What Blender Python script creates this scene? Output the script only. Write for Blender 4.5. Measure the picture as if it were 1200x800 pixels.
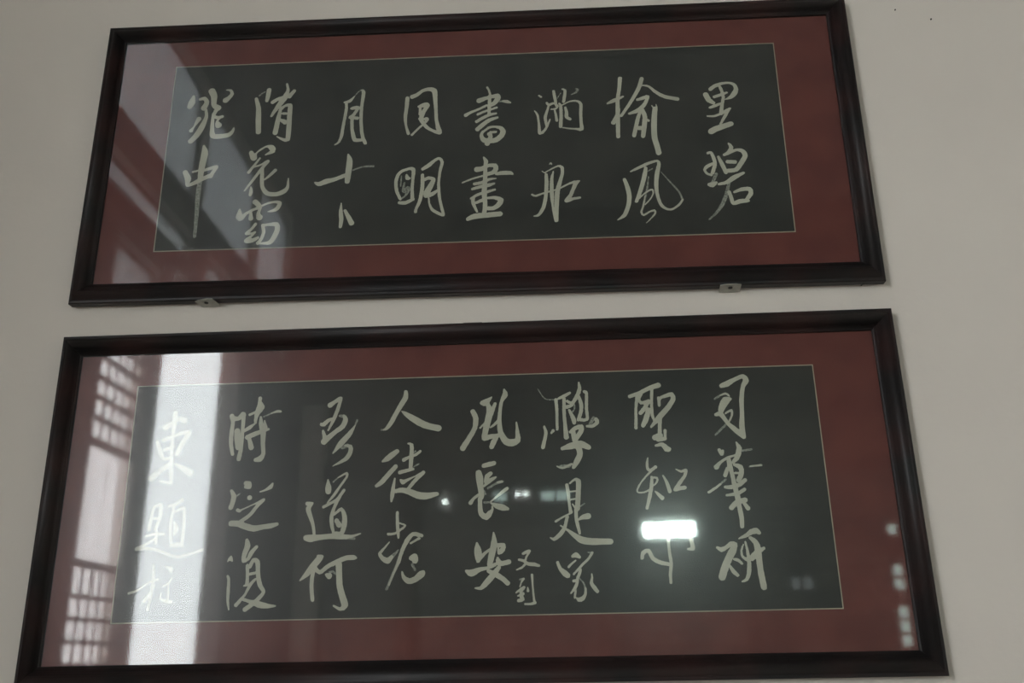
import bpy, bmesh, math, random
import numpy as np
from mathutils import Vector, Matrix

for o in list(bpy.data.objects):
    bpy.data.objects.remove(o)
random.seed(7)
scene = bpy.context.scene
COL = scene.collection
R = math.radians

# ------------------------------------------------------------------ camera
CAM = (0.16601, -1.718, 1.55)
cam_data = bpy.data.cameras.new('camera')
cam = bpy.data.objects.new('camera', cam_data)
COL.objects.link(cam)
cam_data.sensor_width = 36.0
cam_data.lens = 36.0 * 1100.0 / 1200.0
cam_data.clip_start = 0.05
cam_data.clip_end = 500
# yaw about z, pitch about x, roll about the viewing direction
cam.matrix_world = (Matrix.Translation(CAM) @ Matrix.Rotation(0.04883, 4, 'Z') @ Matrix.Rotation(0.32916, 4, 'X')
                    @ Matrix.Rotation(0.01415, 4, 'Y') @ Matrix.Rotation(math.pi / 2, 4, 'X'))
scene.camera = cam

# ------------------------------------------------------------------ sky and exposure
SKY = 6.9
world = bpy.data.worlds.new('overcast_sky')
scene.world = world
world.use_nodes = True
bg = world.node_tree.nodes['Background']
bg.inputs['Color'].default_value = (0.925, 0.965, 0.985, 1)
bg.inputs['Strength'].default_value = SKY
world.cycles.sampling_method = 'MANUAL'
world.cycles.sample_map_resolution = 64
scene.view_settings.view_transform = 'Standard'
scene.view_settings.look = 'None'
scene.view_settings.gamma = 1.0
scene.view_settings.use_curve_mapping = False
scene.view_settings.exposure = 1.1


def portal(name, loc, rot, sx, sy):
    """marks an opening in the walls so that the sky light is sampled through it"""
    d = bpy.data.lights.new(name, 'AREA')
    d.shape = 'RECTANGLE'
    d.size = sx
    d.size_y = sy
    d.cycles.is_portal = True
    o = bpy.data.objects.new(name, d)
    o.location = loc
    o.rotation_euler = rot
    COL.objects.link(o)


# ------------------------------------------------------------------ materials
def new_mat(name):
    m = bpy.data.materials.new(name)
    m.use_nodes = True
    nt = m.node_tree
    return m, nt, nt.nodes['Principled BSDF']


def noise_mat(name, c1, c2, scale=8.0, rough=0.6, detail=6.0, bump=0.0, bump_scale=None, stretch=(1, 1, 1), lo=0.35, hi=0.65, spec=0.5):
    m, nt, b = new_mat(name)
    tc = nt.nodes.new('ShaderNodeTexCoord')
    mp = nt.nodes.new('ShaderNodeMapping')
    mp.inputs['Scale'].default_value = stretch
    nt.links.new(tc.outputs['Object'], mp.inputs['Vector'])
    n = nt.nodes.new('ShaderNodeTexNoise')
    n.inputs['Scale'].default_value = scale
    n.inputs['Detail'].default_value = detail
    nt.links.new(mp.outputs['Vector'], n.inputs['Vector'])
    r = nt.nodes.new('ShaderNodeValToRGB')
    r.color_ramp.elements[0].position = lo
    r.color_ramp.elements[0].color = (*c1, 1)
    r.color_ramp.elements[1].position = hi
    r.color_ramp.elements[1].color = (*c2, 1)
    nt.links.new(n.outputs['Fac'], r.inputs['Fac'])
    nt.links.new(r.outputs['Color'], b.inputs['Base Color'])
    b.inputs['Roughness'].default_value = rough
    b.inputs['Specular IOR Level'].default_value = spec
    if bump:
        n2 = nt.nodes.new('ShaderNodeTexNoise')
        n2.inputs['Scale'].default_value = bump_scale or scale * 6
        n2.inputs['Detail'].default_value = 4
        nt.links.new(mp.outputs['Vector'], n2.inputs['Vector'])
        bp = nt.nodes.new('ShaderNodeBump')
        bp.inputs['Strength'].default_value = bump
        bp.inputs['Distance'].default_value = 0.002
        nt.links.new(n2.outputs['Fac'], bp.inputs['Height'])
        nt.links.new(bp.outputs['Normal'], b.inputs['Normal'])
    return m


M_WALL = noise_mat('white_plaster', (0.74, 0.680, 0.615), (0.78, 0.720, 0.650), scale=2.2, rough=0.9, bump=0.25, bump_scale=60, spec=0.2)
M_FRAME = noise_mat('dark_lacquered_wood', (0.013, 0.011, 0.011), (0.042, 0.018, 0.016), scale=9, rough=0.46, stretch=(1, 1, 1), lo=0.42, hi=0.8, bump=0.12, bump_scale=90, spec=0.3)
M_MAT = noise_mat('dark_red_cloth', (0.145, 0.047, 0.042), (0.180, 0.058, 0.050), scale=14, rough=0.85, bump=0.3, bump_scale=900, spec=0.2)
M_PAPER = noise_mat('black_rubbing_paper', (0.046, 0.046, 0.043), (0.060, 0.058, 0.053), scale=9, rough=0.8, bump=0.2, bump_scale=400, spec=0.2)
M_INK = noise_mat('pale_rubbed_script', (0.525, 0.500, 0.410), (0.605, 0.575, 0.475), scale=30, rough=0.85, spec=0.2)
M_FAINT = noise_mat('dry_brush_script', (0.17, 0.17, 0.145), (0.42, 0.42, 0.36), scale=300, rough=0.85, spec=0.2)
M_FILLET = noise_mat('pale_gold_border', (0.38, 0.33, 0.25), (0.46, 0.40, 0.30), scale=40, rough=0.6)
M_BACK = noise_mat('brown_backing', (0.10, 0.07, 0.05), (0.14, 0.10, 0.07), rough=0.8)
M_METAL = noise_mat('dull_zinc', (0.36, 0.36, 0.32), (0.46, 0.45, 0.40), scale=60, rough=0.5)
M_METAL.node_tree.nodes['Principled BSDF'].inputs['Metallic'].default_value = 0.35
M_IRON = noise_mat('dark_iron', (0.02, 0.018, 0.016), (0.05, 0.04, 0.03), scale=60, rough=0.6)
M_WOOD = noise_mat('dark_hall_timber', (0.030, 0.016, 0.012), (0.060, 0.030, 0.022), scale=5, rough=0.5, stretch=(1, 1, 0.15), bump=0.2)
M_BOARD = noise_mat('dark_ceiling_board', (0.11, 0.10, 0.105), (0.15, 0.135, 0.14), scale=4, rough=0.7, stretch=(1, 0.2, 1), bump=0.2)
M_PLANK = noise_mat('worn_grey_plank', (0.12, 0.115, 0.105), (0.20, 0.19, 0.175), scale=4, rough=0.4, stretch=(0.2, 1, 3), bump=0.3)
M_TILE = noise_mat('grey_brick_tile', (0.22, 0.21, 0.20), (0.32, 0.30, 0.28), scale=5, rough=0.7, bump=0.3)
M_GROUND = noise_mat('courtyard_stone', (0.52, 0.50, 0.47), (0.62, 0.60, 0.56), scale=1.5, rough=0.9)


def glass_mat():
    """clear picture glass: Schlick reflection on both faces, everything else passes straight through"""
    m = bpy.data.materials.new('picture_glass')
    m.use_nodes = True
    nt = m.node_tree
    nt.nodes.clear()
    out = nt.nodes.new('ShaderNodeOutputMaterial')
    geo = nt.nodes.new('ShaderNodeNewGeometry')
    dot = nt.nodes.new('ShaderNodeVectorMath')
    dot.operation = 'DOT_PRODUCT'
    nt.links.new(geo.outputs['Incoming'], dot.inputs[0])
    nt.links.new(geo.outputs['Normal'], dot.inputs[1])

    def mth(op, a, b=None):
        n = nt.nodes.new('ShaderNodeMath')
        n.operation = op
        for i, v in enumerate((a, b)):
            if v is None:
                continue
            if isinstance(v, (int, float)):
                n.inputs[i].default_value = v
            else:
                nt.links.new(v, n.inputs[i])
        return n.outputs[0]
    c = mth('ABSOLUTE', dot.outputs['Value'])
    p5 = mth('POWER', mth('SUBTRACT', 1.0, c), 5.0)
    fac = mth('ADD', mth('MULTIPLY', p5, 0.957), 0.043)
    tr = nt.nodes.new('ShaderNodeBsdfTransparent')
    tr.inputs['Color'].default_value = (0.97, 0.985, 0.975, 1)
    gl = nt.nodes.new('ShaderNodeBsdfGlossy')
    gl.inputs['Roughness'].default_value = 0.038
    halo = nt.nodes.new('ShaderNodeBsdfGlossy')          # rougher lobe added to spread a halo around reflected lamps
    halo.inputs['Roughness'].default_value = 0.25
    gmix = nt.nodes.new('ShaderNodeMixShader')
    gmix.inputs[0].default_value = 0.28
    nt.links.new(gl.outputs[0], gmix.inputs[1])
    nt.links.new(halo.outputs[0], gmix.inputs[2])
    mix = nt.nodes.new('ShaderNodeMixShader')
    nt.links.new(fac, mix.inputs[0])
    nt.links.new(tr.outputs[0], mix.inputs[1])
    nt.links.new(gmix.outputs[0], mix.inputs[2])
    nt.links.new(mix.outputs[0], out.inputs['Surface'])
    return m


M_GLASS = glass_mat()


def emit_mat(name, col, strength):
    m = bpy.data.materials.new(name)
    m.use_nodes = True
    nt = m.node_tree
    nt.nodes.clear()
    out = nt.nodes.new('ShaderNodeOutputMaterial')
    e = nt.nodes.new('ShaderNodeEmission')
    e.inputs['Color'].default_value = (*col, 1)
    e.inputs['Strength'].default_value = strength
    nt.links.new(e.outputs[0], out.inputs['Surface'])
    return m


M_LAMP = emit_mat('lamp_glow', (0.80, 1.0, 0.93), 75.0)
M_BULB = emit_mat('bulb_glow', (0.9, 1.0, 0.95), 14.0)
M_DIM = emit_mat('daylit_pane', (0.72, 0.95, 0.88), 3.0)
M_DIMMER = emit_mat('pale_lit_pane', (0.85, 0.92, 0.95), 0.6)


def curtain_mat(name, col, weave=0.58):
    m = bpy.data.materials.new(name)
    m.use_nodes = True
    nt = m.node_tree
    nt.nodes.clear()
    out = nt.nodes.new('ShaderNodeOutputMaterial')
    d = nt.nodes.new('ShaderNodeBsdfDiffuse')
    t = nt.nodes.new('ShaderNodeBsdfTranslucent')
    d.inputs['Color'].default_value = (*col, 1)
    t.inputs['Color'].default_value = (*col, 1)
    mix = nt.nodes.new('ShaderNodeMixShader')
    mix.inputs[0].default_value = 0.85
    nt.links.new(d.outputs[0], mix.inputs[1])
    nt.links.new(t.outputs[0], mix.inputs[2])
    tr = nt.nodes.new('ShaderNodeBsdfTransparent')       # open weave
    mix2 = nt.nodes.new('ShaderNodeMixShader')
    mix2.inputs[0].default_value = weave
    nt.links.new(mix.outputs[0], mix2.inputs[1])
    nt.links.new(tr.outputs[0], mix2.inputs[2])
    nt.links.new(mix2.outputs[0], out.inputs['Surface'])
    return m


M_SHEET = curtain_mat('added_panel_paper', (0.46, 0.47, 0.48), 0.0)
M_YELLOW = curtain_mat('yellow_cotton', (0.95, 0.85, 0.42))
M_CURTAIN = curtain_mat('thin_pinkish_cotton', (0.95, 0.84, 0.84))


# ------------------------------------------------------------------ mesh helpers
def box(bm, x0, x1, y0, y1, z0, z1):
    v = [bm.verts.new(p) for p in ((x0, y0, z0), (x1, y0, z0), (x1, y1, z0), (x0, y1, z0),
                                   (x0, y0, z1), (x1, y0, z1), (x1, y1, z1), (x0, y1, z1))]
    for f in ((0, 3, 2, 1), (4, 5, 6, 7), (0, 1, 5, 4), (1, 2, 6, 5), (2, 3, 7, 6), (3, 0, 4, 7)):
        bm.faces.new([v[i] for i in f])


def cyl(bm, p0, p1, r0, r1, n=16):
    p0, p1 = Vector(p0), Vector(p1)
    d = (p1 - p0).normalized()
    a = d.orthogonal().normalized()
    b = d.cross(a)
    A, B = [], []
    for i in range(n):
        t = 2 * math.pi * i / n
        q = a * math.cos(t) + b * math.sin(t)
        A.append(bm.verts.new(p0 + q * r0))
        B.append(bm.verts.new(p1 + q * r1))
    for i in range(n):
        j = (i + 1) % n
        bm.faces.new((A[i], A[j], B[j], B[i]))
    bm.faces.new(A[::-1])
    bm.faces.new(B)


def obj(name, bm, mat, parent=None, bevel=0.0, smooth=False):
    bmesh.ops.recalc_face_normals(bm, faces=bm.faces)
    me = bpy.data.meshes.new(name)
    bm.to_mesh(me)
    bm.free()
    for m in (mat if isinstance(mat, (list, tuple)) else [mat]):
        me.materials.append(m)
    if smooth:
        for p in me.polygons:
            p.use_smooth = True
    o = bpy.data.objects.new(name, me)
    COL.objects.link(o)
    if parent:
        o.parent = parent
    if bevel:
        b = o.modifiers.new('bevel', 'BEVEL')
        b.width = bevel
        b.segments = 2
    return o


def bobj(name, dims, mat, parent=None, bevel=0.0):
    bm = bmesh.new()
    box(bm, *dims)
    return obj(name, bm, mat, parent, bevel)


def struct(o):
    o['kind'] = 'structure'
    return o


def tag(o, label, cat, group=None):
    o['label'] = label
    o['category'] = cat
    if group:
        o['group'] = group
    return o


def empty(name, loc):
    o = bpy.data.objects.new(name, None)
    o.empty_display_size = 0.1
    o.location = loc
    COL.objects.link(o)
    return o


def copy_tree(o, parent=None):
    c = o.copy()
    COL.objects.link(c)
    c.parent = parent
    for ch in list(o.children):
        copy_tree(ch, c)
    return c


# ------------------------------------------------------------------ the hall
XL, XR, YB, ZC, T = -2.2, 3.3, -6.0, 5.45, 0.12
# (y far, y near, z bottom, z top) of the openings in the left wall
UPPER_BAYS = [(-5.98, -5.12), (-5.06, -3.95), (-3.87, -2.50)]
LOW_BAYS = [(-3.44, -2.66)]
PANELS = [(a, b, z0, z1, s, w) for (a, b), w in zip(UPPER_BAYS, ('next to the back wall', 'above the wide bright opening', 'above the lattice window beside the opening')) for z0, z1, s in ((3.97, 4.23, 'low'), (4.39, 5.36, 'tall'))]
PANELS += [(a, b, 3.46, 3.80, 'shallow', w) for (a, b), w in zip(LOW_BAYS, ('right over the curtained lattice window',))]
LEFT_OPEN = [(-4.93, -3.54, 1.45, 3.80), (-3.45, -2.83, 0.9, 3.42)]  # unseen sill of the wide opening raised to let in less daylight

struct(bobj('floor', (XL - T, XR + T, YB - T, T, -0.1, 0.0), M_TILE))
struct(bobj('wall_front', (XL - T, XR + T, 0.0, T, 0.0, ZC), M_WALL))


def side_wall(name, x0, x1, openings):
    """a plaster wall with rectangular openings, as boxes around them"""
    bm = bmesh.new()
    ys = sorted({YB, 0.0} | {v for o in openings for v in o[:2]})
    for a, b in zip(ys[:-1], ys[1:]):
        z = 0.0
        for o in sorted([o for o in openings if o[0] <= a + 1e-6 and o[1] >= b - 1e-6], key=lambda q: q[2]):
            if o[2] > z:
                box(bm, x0, x1, a, b, z, o[2])
            z = o[3]
        box(bm, x0, x1, a, b, z, ZC)
    return struct(obj(name, bm, M_WALL))


side_wall('wall_left', XL - T, XL, LEFT_OPEN + [p[:4] for p in PANELS])
side_wall('wall_right', XR, XR + T, [])
wb = struct(bobj('wall_back', (XL - T, XR + T, YB - T, YB, 0.0, ZC), M_WOOD))
for i in range(19):
    z = 1.18 + i * 0.095
    bobj('plank', (XL, XR, YB - 0.01, YB + 0.006 + 0.006 * (i % 2), z + 0.008, z + 0.087), M_PLANK, wb, 0.005)
ceil = struct(bobj('ceiling', (XL - T, XR + T, YB - T, T, ZC, ZC + 0.1), M_BOARD))
nb = 22
for i in range(nb):
    w = (XR - XL) / nb
    bobj('plank', (XL + i * w + 0.004, XL + (i + 1) * w - 0.004, YB, 0.0, ZC - 0.02, ZC + 0.002), M_BOARD, ceil)
struct(bobj('ground', (-40, 40, -40, 40, -0.32, -0.12), M_GROUND))

for a, b, z0, z1 in LEFT_OPEN:
    portal('window_left_offscreen', (XL - T - 0.02, (a + b) / 2, (z0 + z1) / 2), (0, R(-90), 0), z1 - z0, b - a)

# timber posts and beams standing against the left wall
for i, (a, b) in enumerate([(-3.55, -3.44), (-2.84, -2.62), (-5.12, -4.91)]):
    struct(bobj('trim_%d' % (i + 1), (XL - 0.02, XL + 0.02, a, b, 0.0, 3.86), M_WOOD, bevel=0.006))
struct(bobj('trim_20', (XL - T - 0.02, XL + 0.015, -4.935, -4.895, 1.45, 3.80), M_WOOD))
struct(bobj('trim_21', (XL - T - 0.02, XL + 0.015, -3.555, -3.525, 1.45, 3.80), M_WOOD))
struct(bobj('trim_4', (XL - 0.02, XL + 0.10, YB, 0.0, 3.82, 3.95), M_WOOD, bevel=0.006))
struct(bobj('trim_5', (XL - 0.02, XL + 0.10, YB, 0.0, 4.25, 4.37), M_WOOD, bevel=0.006))
struct(bobj('trim_6', (XL - 0.02, XL + 0.07, -3.96, -3.86, 3.95, 4.25), M_WOOD, bevel=0.006))
struct(bobj('trim_7', (XL - 0.02, XL + 0.07, -5.15, -5.05, 3.95, 4.25), M_WOOD, bevel=0.006))
# translucent paper panels added in the bays to brighten the upper wall's reflection
for a, b, z0, z1, size, where in PANELS:
    e = empty('added_paper_panel', (XL - 0.06, (a + b) / 2, z0))
    w, h, t = b - a, z1 - z0, 0.022
    for p in ((-w / 2, -w / 2 + t, 0, h), (w / 2 - t, w / 2, 0, h), (-w / 2 + t, w / 2 - t, 0, t), (-w / 2 + t, w / 2 - t, h - t, h)):
        bobj('frame_bar', (-0.02, 0.02, *p), M_WOOD, e)
    bobj('paper_sheet', (-0.004, 0.004, -w / 2 + 0.01, w / 2 - 0.01, 0.01, h - 0.01), M_SHEET, e)
    tag(e, size + ' paper panel added to brighten the windowed wall, ' + where, 'panel', 'paper panels added to brighten the windowed wall')
# wooden boarding that closes the far end of the left wall
struct(bobj('trim_8', (XL - 0.01, XL + 0.03, YB, -5.10, 0.0, 3.84), M_WOOD))


# lattice leaf filling one window opening; local origin at the opening's lower near corner, y runs away from the picture wall
def lattice_leaf():
    e = empty('lattice_window', (0, 0, 0))
    W, H = 0.62, 2.52
    x0, x1 = -0.036, 0.0
    for a in (0.0, W - 0.028):
        bobj('stile', (x0, x1, -a - 0.028, -a, 0, H), M_WOOD, e)
    for z0, z1 in ((0, 0.07), (1.125, 1.16), (1.735, 1.77), (H - 0.06, H)):
        bobj('rail', (x0, x1, -W + 0.028, -0.028, z0, z1), M_WOOD, e)
    z = 0.13
    rows = [z + 0.107 * k for k in range(0, 9)] + [1.77 + 0.108 * k for k in range(1, 7)]
    for z in rows:
        bobj('slat', (-0.030, -0.008, -W + 0.028, -0.028, z - 0.011, z + 0.011), M_WOOD, e)
    for a in (0.065, 0.165, 0.265, 0.365, 0.465, 0.545):
        for z0, z1 in ((0.07, 1.125), (1.77, H - 0.06)):
            bobj('upright_slat', (-0.024, -0.014, -a - 0.006, -a + 0.006, z0, z1), M_WOOD, e)
    return e


leaf = lattice_leaf()
leaf.location = (XL, -2.83, 0.9)
tag(leaf, 'dark wooden lattice window beside the wide bright window opening', 'window')
# thin cotton curtain hanging outside the lattice leaf
bm = bmesh.new()
N = 90
rows = []
for iz, z in enumerate((0.92, 1.7, 2.5, 3.40)):
    row = []
    for i in range(N + 1):
        y = -2.845 - 0.59 * i / N
        x = XL - 0.062 + 0.012 * math.sin(i / N * 2 * math.pi * 9 + 0.4 * iz) + 0.006 * math.sin(i / N * 2 * math.pi * 4)
        row.append(bm.verts.new((x, y, z)))
    rows.append(row)
for r0, r1 in zip(rows[:-1], rows[1:]):
    for i in range(N):
        bm.faces.new((r0[i], r0[i + 1], r1[i + 1], r1[i]))
cur = obj('curtain', bm, M_CURTAIN, smooth=True)
tag(cur, 'thin pinkish cotton curtain hanging behind the lattice window beside the wide opening', 'curtain')

bm = bmesh.new()
rows = []
for iz, z in enumerate((0.95, 1.4, 1.8, 2.2, 2.6, 3.0, 3.38)):
    rows.append([bm.verts.new((XL - 0.092 + 0.004 * math.sin(i * 1.3 + iz), -2.915 - 0.055 * i / 8 - 0.008 * math.sin(iz * 2.1), z)) for i in range(9)])
for r0, r1 in zip(rows[:-1], rows[1:]):
    for i in range(8):
        bm.faces.new((r0[i], r0[i + 1], r1[i + 1], r1[i]))
tag(obj('curtain_strip', bm, M_YELLOW, smooth=True), 'narrow yellow cotton strip hanging behind the pinkish curtain', 'curtain')

# ------------------------------------------------------------------ back wall of the hall, seen only in the glass
for i, z in enumerate((1.05, 2.98, 3.62, 4.5)):
    struct(bobj('trim_%d' % (9 + i), (XL, XR, YB - 0.01, YB + 0.09, z, z + 0.13), M_WOOD, bevel=0.006))
struct(bobj('trim_13', (-1.97, -1.78, YB - 0.01, YB + 0.12, 0.0, 3.62), M_WALL, bevel=0.006))
for i, x in enumerate((-1.15, 0.42, 1.55)):
    struct(bobj('trim_%d' % (14 + i), (x, x + 0.12, YB - 0.01, YB + 0.10, 0.0, 3.62), M_WOOD, bevel=0.006))


def transom(x0, x1, z0, z1, nx, nz, label, lit, glow, group=None):
    e = empty('transom_window', ((x0 + x1) / 2, YB, z0))
    w, h = (x1 - x0), (z1 - z0)
    t = 0.018
    for a, b, c, d in ((-w / 2, w / 2, 0, t), (-w / 2, w / 2, h - t, h), (-w / 2, -w / 2 + t, t, h - t), (w / 2 - t, w / 2, t, h - t)):
        bobj('frame_bar', (a, b, -0.01, 0.045, c, d), M_WOOD, e)
    for i in range(1, nx):
        x = -w / 2 + w * i / nx
        bobj('glazing_bar', (x - 0.014, x + 0.014, -0.01, 0.035, t, h - t), M_WOOD, e)
    for k in range(1, nz):
        z = h * k / nz
        bobj('glazing_bar', (-w / 2 + t, w / 2 - t, -0.01, 0.033, z - 0.013, z + 0.013), M_WOOD, e)
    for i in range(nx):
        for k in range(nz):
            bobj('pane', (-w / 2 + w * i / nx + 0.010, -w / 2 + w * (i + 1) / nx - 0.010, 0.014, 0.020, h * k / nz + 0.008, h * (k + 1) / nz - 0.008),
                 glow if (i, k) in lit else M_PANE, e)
    tag(e, label, 'window', group)


M_PANE = noise_mat('dull_window_glass', (0.05, 0.06, 0.06), (0.09, 0.10, 0.10), rough=0.25)
transom(-0.39, 0.26, 2.58, 2.98, 5, 4, 'wooden transom window with a few lit panes high on the back wall', {(0, 2), (3, 2), (4, 2)}, M_DIM)
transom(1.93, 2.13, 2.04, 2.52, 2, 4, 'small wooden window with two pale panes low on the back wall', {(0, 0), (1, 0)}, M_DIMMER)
transom(2.72, 2.83, 1.61, 2.56, 1, 9, 'narrow ladder-like wooden window by the right end of the back wall', {(0, 0), (0, 1), (0, 2), (0, 4), (0, 5), (0, 8)}, M_DIM)


def bulb(x, z, r, label, group=None):
    e = empty('wall_bulb', (x, YB, z))
    bm = bmesh.new()
    cyl(bm, (0, 0.0, 0), (0, 0.05, 0), 0.02, 0.017)
    obj('socket', bm, M_IRON, e)
    bm = bmesh.new()
    bmesh.ops.create_uvsphere(bm, u_segments=16, v_segments=10, radius=r)
    bmesh.ops.translate(bm, verts=bm.verts, vec=(0, 0.05 + r * 0.9, 0))
    obj('glass_bulb', bm, M_BULB, e, smooth=True)
    tag(e, label, 'lamp', group)


bulb(-0.77, 2.79, 0.024, 'single bare bulb on the back wall between the pilaster and the transom window')

for x, side in ((-0.178, 'closer to the lone bulb'), (-0.112, 'closer to the tube lamp')):
    bulb(x, 2.842, 0.020, 'bare bulb at the transom window, ' + side, 'pair of bulbs at the transom window')

# twin-tube lamp on the back wall
e = empty('tube_lamp', (1.02, YB, 2.53))
bobj('housing', (-0.25, 0.25, 0.0, 0.05, -0.08, 0.08), M_METAL, e, 0.006)
for z in (-0.026, 0.026):
    bm = bmesh.new()
    cyl(bm, (-0.20, 0.085, z), (0.20, 0.085, z), 0.024, 0.024, 20)
    obj('tube', bm, M_LAMP, e, smooth=False)
for s in (-1, 1):
    bobj('end_cap', (s * 0.222 - 0.022, s * 0.222 + 0.022, 0.045, 0.115, -0.06, 0.06), M_IRON, e, 0.004)
tag(e, 'bright short twin-tube lamp fixed to the dark back wall', 'lamp')

# ------------------------------------------------------------------ the two framed calligraphies
FW, FH = 1.600, 0.6545
GAP = 0.007                                   # the frame's back stands this far off the wall
PROFILE = [(0.0, 0.0), (0.0, 0.0165), (0.0015, 0.0185), (0.006, 0.0190), (0.009, 0.0205), (0.012, 0.0235), (0.016, 0.0265), (0.020, 0.0280),
           (0.0245, 0.0275), (0.0285, 0.0250), (0.0315, 0.0215), (0.034, 0.0195), (0.0365, 0.0190), (0.039, 0.0180), (0.0415, 0.0160),
           (0.0415, 0.0040), (0.030, 0.0040), (0.030, 0.0)]


def rail(e, side):
    """one mitred length of moulding; e is the frame, side one of top, bottom, left, right"""
    bm = bmesh.new()
    A, B = [], []
    for d, h in PROFILE:
        y = -(GAP + h)
        if side in ('top', 'bottom'):
            z = FH - d if side == 'top' else d
            A.append(bm.verts.new((-FW / 2 + d, y, z)))
            B.append(bm.verts.new((FW / 2 - d, y, z)))
        else:
            x = -FW / 2 + d if side == 'left' else FW / 2 - d
            A.append(bm.verts.new((x, y, d)))
            B.append(bm.verts.new((x, y, FH - d)))
    n = len(PROFILE)
    for i in range(n):
        j = (i + 1) % n
        f = bm.faces.new((A[i], A[j], B[j], B[i]))
        f.smooth = 3 <= i <= 12
    bm.faces.new(A)
    bm.faces.new(B)
    return obj('frame_rail', bm, M_FRAME, e)


def ring(bm, x0, x1, z0, z1, t, y0, y1):
    """rectangular ring of width t around the inside rectangle"""
    box(bm, x0 - t, x1 + t, y0, y1, z0 - t, z0)
    box(bm, x0 - t, x1 + t, y0, y1, z1, z1 + t)
    box(bm, x0 - t, x0, y0, y1, z0, z1)
    box(bm, x1, x1 + t, y0, y1, z0, z1)


PX, PZ0, PZ1 = 0.641, FH / 2 - 0.2145, FH / 2 + 0.2215
PAPER_Y = -0.0172


CELL = 0.8                                    # grid step, in millimetres, on which the brush outlines are traced


def stroke_samples(pts):
    """points along the smooth curve through (x, z, width)"""
    P = [Vector(p) for p in pts]
    if len(P) == 1:
        return P * 2
    Q = [P[0] * 2 - P[1]] + P + [P[-1] * 2 - P[-2]]
    S = []
    for i in range(1, len(Q) - 2):
        a, b, c, d = Q[i - 1:i + 3]
        n = max(2, min(8, int((c - b).length / 4.0)))
        m1, m2 = (c - a) * 0.42, (d - b) * 0.42
        for k in range(n):
            t = k / n
            S.append(b * (2 * t**3 - 3 * t**2 + 1) + m1 * (t**3 - 2 * t**2 + t) + c * (-2 * t**3 + 3 * t**2) + m2 * (t**3 - t**2))
    return S + [P[-1]]


def trace(bm, strokes, depth, mat_index):
    """the joined outline of brush strokes as one flat, non-overlapping sheet of inked cells"""
    if not strokes:
        return
    allp = [p for s in strokes for p in s]
    x0 = min(p[0] - p[2] for p in allp) - 3
    z0 = min(p[1] - p[2] for p in allp) - 3
    nx = int((max(p[0] + p[2] for p in allp) + 3 - x0) / CELL) + 2
    nz = int((max(p[1] + p[2] for p in allp) + 3 - z0) / CELL) + 2
    gx, gz = np.meshgrid(x0 + CELL * np.arange(nx), z0 + CELL * np.arange(nz), indexing='ij')
    f = np.full((nx, nz), 99.0)
    for s in strokes:
        S = stroke_samples(s)
        for a, b in zip(S[:-1], S[1:]):
            dx, dz = b.x - a.x, b.y - a.y
            L2 = dx * dx + dz * dz + 1e-9
            h = np.clip(((gx - a.x) * dx + (gz - a.y) * dz) / L2, 0, 1)
            d = np.hypot(gx - a.x - h * dx, gz - a.y - h * dz) - np.maximum(0.5, (a.z + (b.z - a.z) * h) / 2)
            f = np.minimum(f, d)
    rng = np.random.RandomState(int(abs(x0) * 10) % 9973)
    w = rng.randn(nx, nz)
    for _ in range(2):
        w = (w + np.roll(w, 1, 0) + np.roll(w, -1, 0) + np.roll(w, 1, 1) + np.roll(w, -1, 1)) / 5
    f = f + 0.55 * w * np.clip(1 - np.abs(f) / 2.5, 0, 1)
    f = -f                                     # positive inside
    f[np.abs(f) < 1e-4] = 1e-4
    cache = {}

    def V(x, z):
        k = (round(x, 4), round(z, 4))
        if k not in cache:
            cache[k] = bm.verts.new(((x0 + x * CELL) / 1000, depth, FH / 2 + (z0 + z * CELL) / 1000))
        return cache[k]

    def face(vs):
        u = []
        for v in vs:
            if v not in u:
                u.append(v)
        if len(u) > 2:
            try:
                q = bm.faces.new(u)
                q.material_index = mat_index
            except ValueError:
                pass
    ins = f > 0
    full = ins[:-1, :-1] & ins[1:, :-1] & ins[1:, 1:] & ins[:-1, 1:]
    some = (ins[:-1, :-1] | ins[1:, :-1] | ins[1:, 1:] | ins[:-1, 1:]) & ~full
    for j in range(nz - 1):
        i = 0
        while i < nx - 1:
            if full[i, j]:
                k = i
                while k < nx - 1 and full[k, j]:
                    k += 1
                face([V(i, j), V(k, j), V(k, j + 1), V(i, j + 1)])
                i = k
            else:
                i += 1
    for i, j in np.argwhere(some):
        c = [(i, j), (i + 1, j), (i + 1, j + 1), (i, j + 1)]
        vs = []
        for k in range(4):
            p, q = c[k], c[(k + 1) % 4]
            fp, fq = f[p], f[q]
            if fp > 0:
                vs.append(V(*p))
            if (fp > 0) != (fq > 0):
                t = fp / (fp - fq)
                vs.append(V(p[0] + (q[0] - p[0]) * t, p[1] + (q[1] - p[1]) * t))
        face(vs)


def character(paper, strokes):
    bm = bmesh.new()
    trace(bm, [p for d, p in strokes if d], PAPER_Y - 0.00020, 1)
    trace(bm, [p for d, p in strokes if not d], PAPER_Y - 0.00045, 0)
    return obj('character', bm, [M_INK, M_FAINT], paper)


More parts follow.
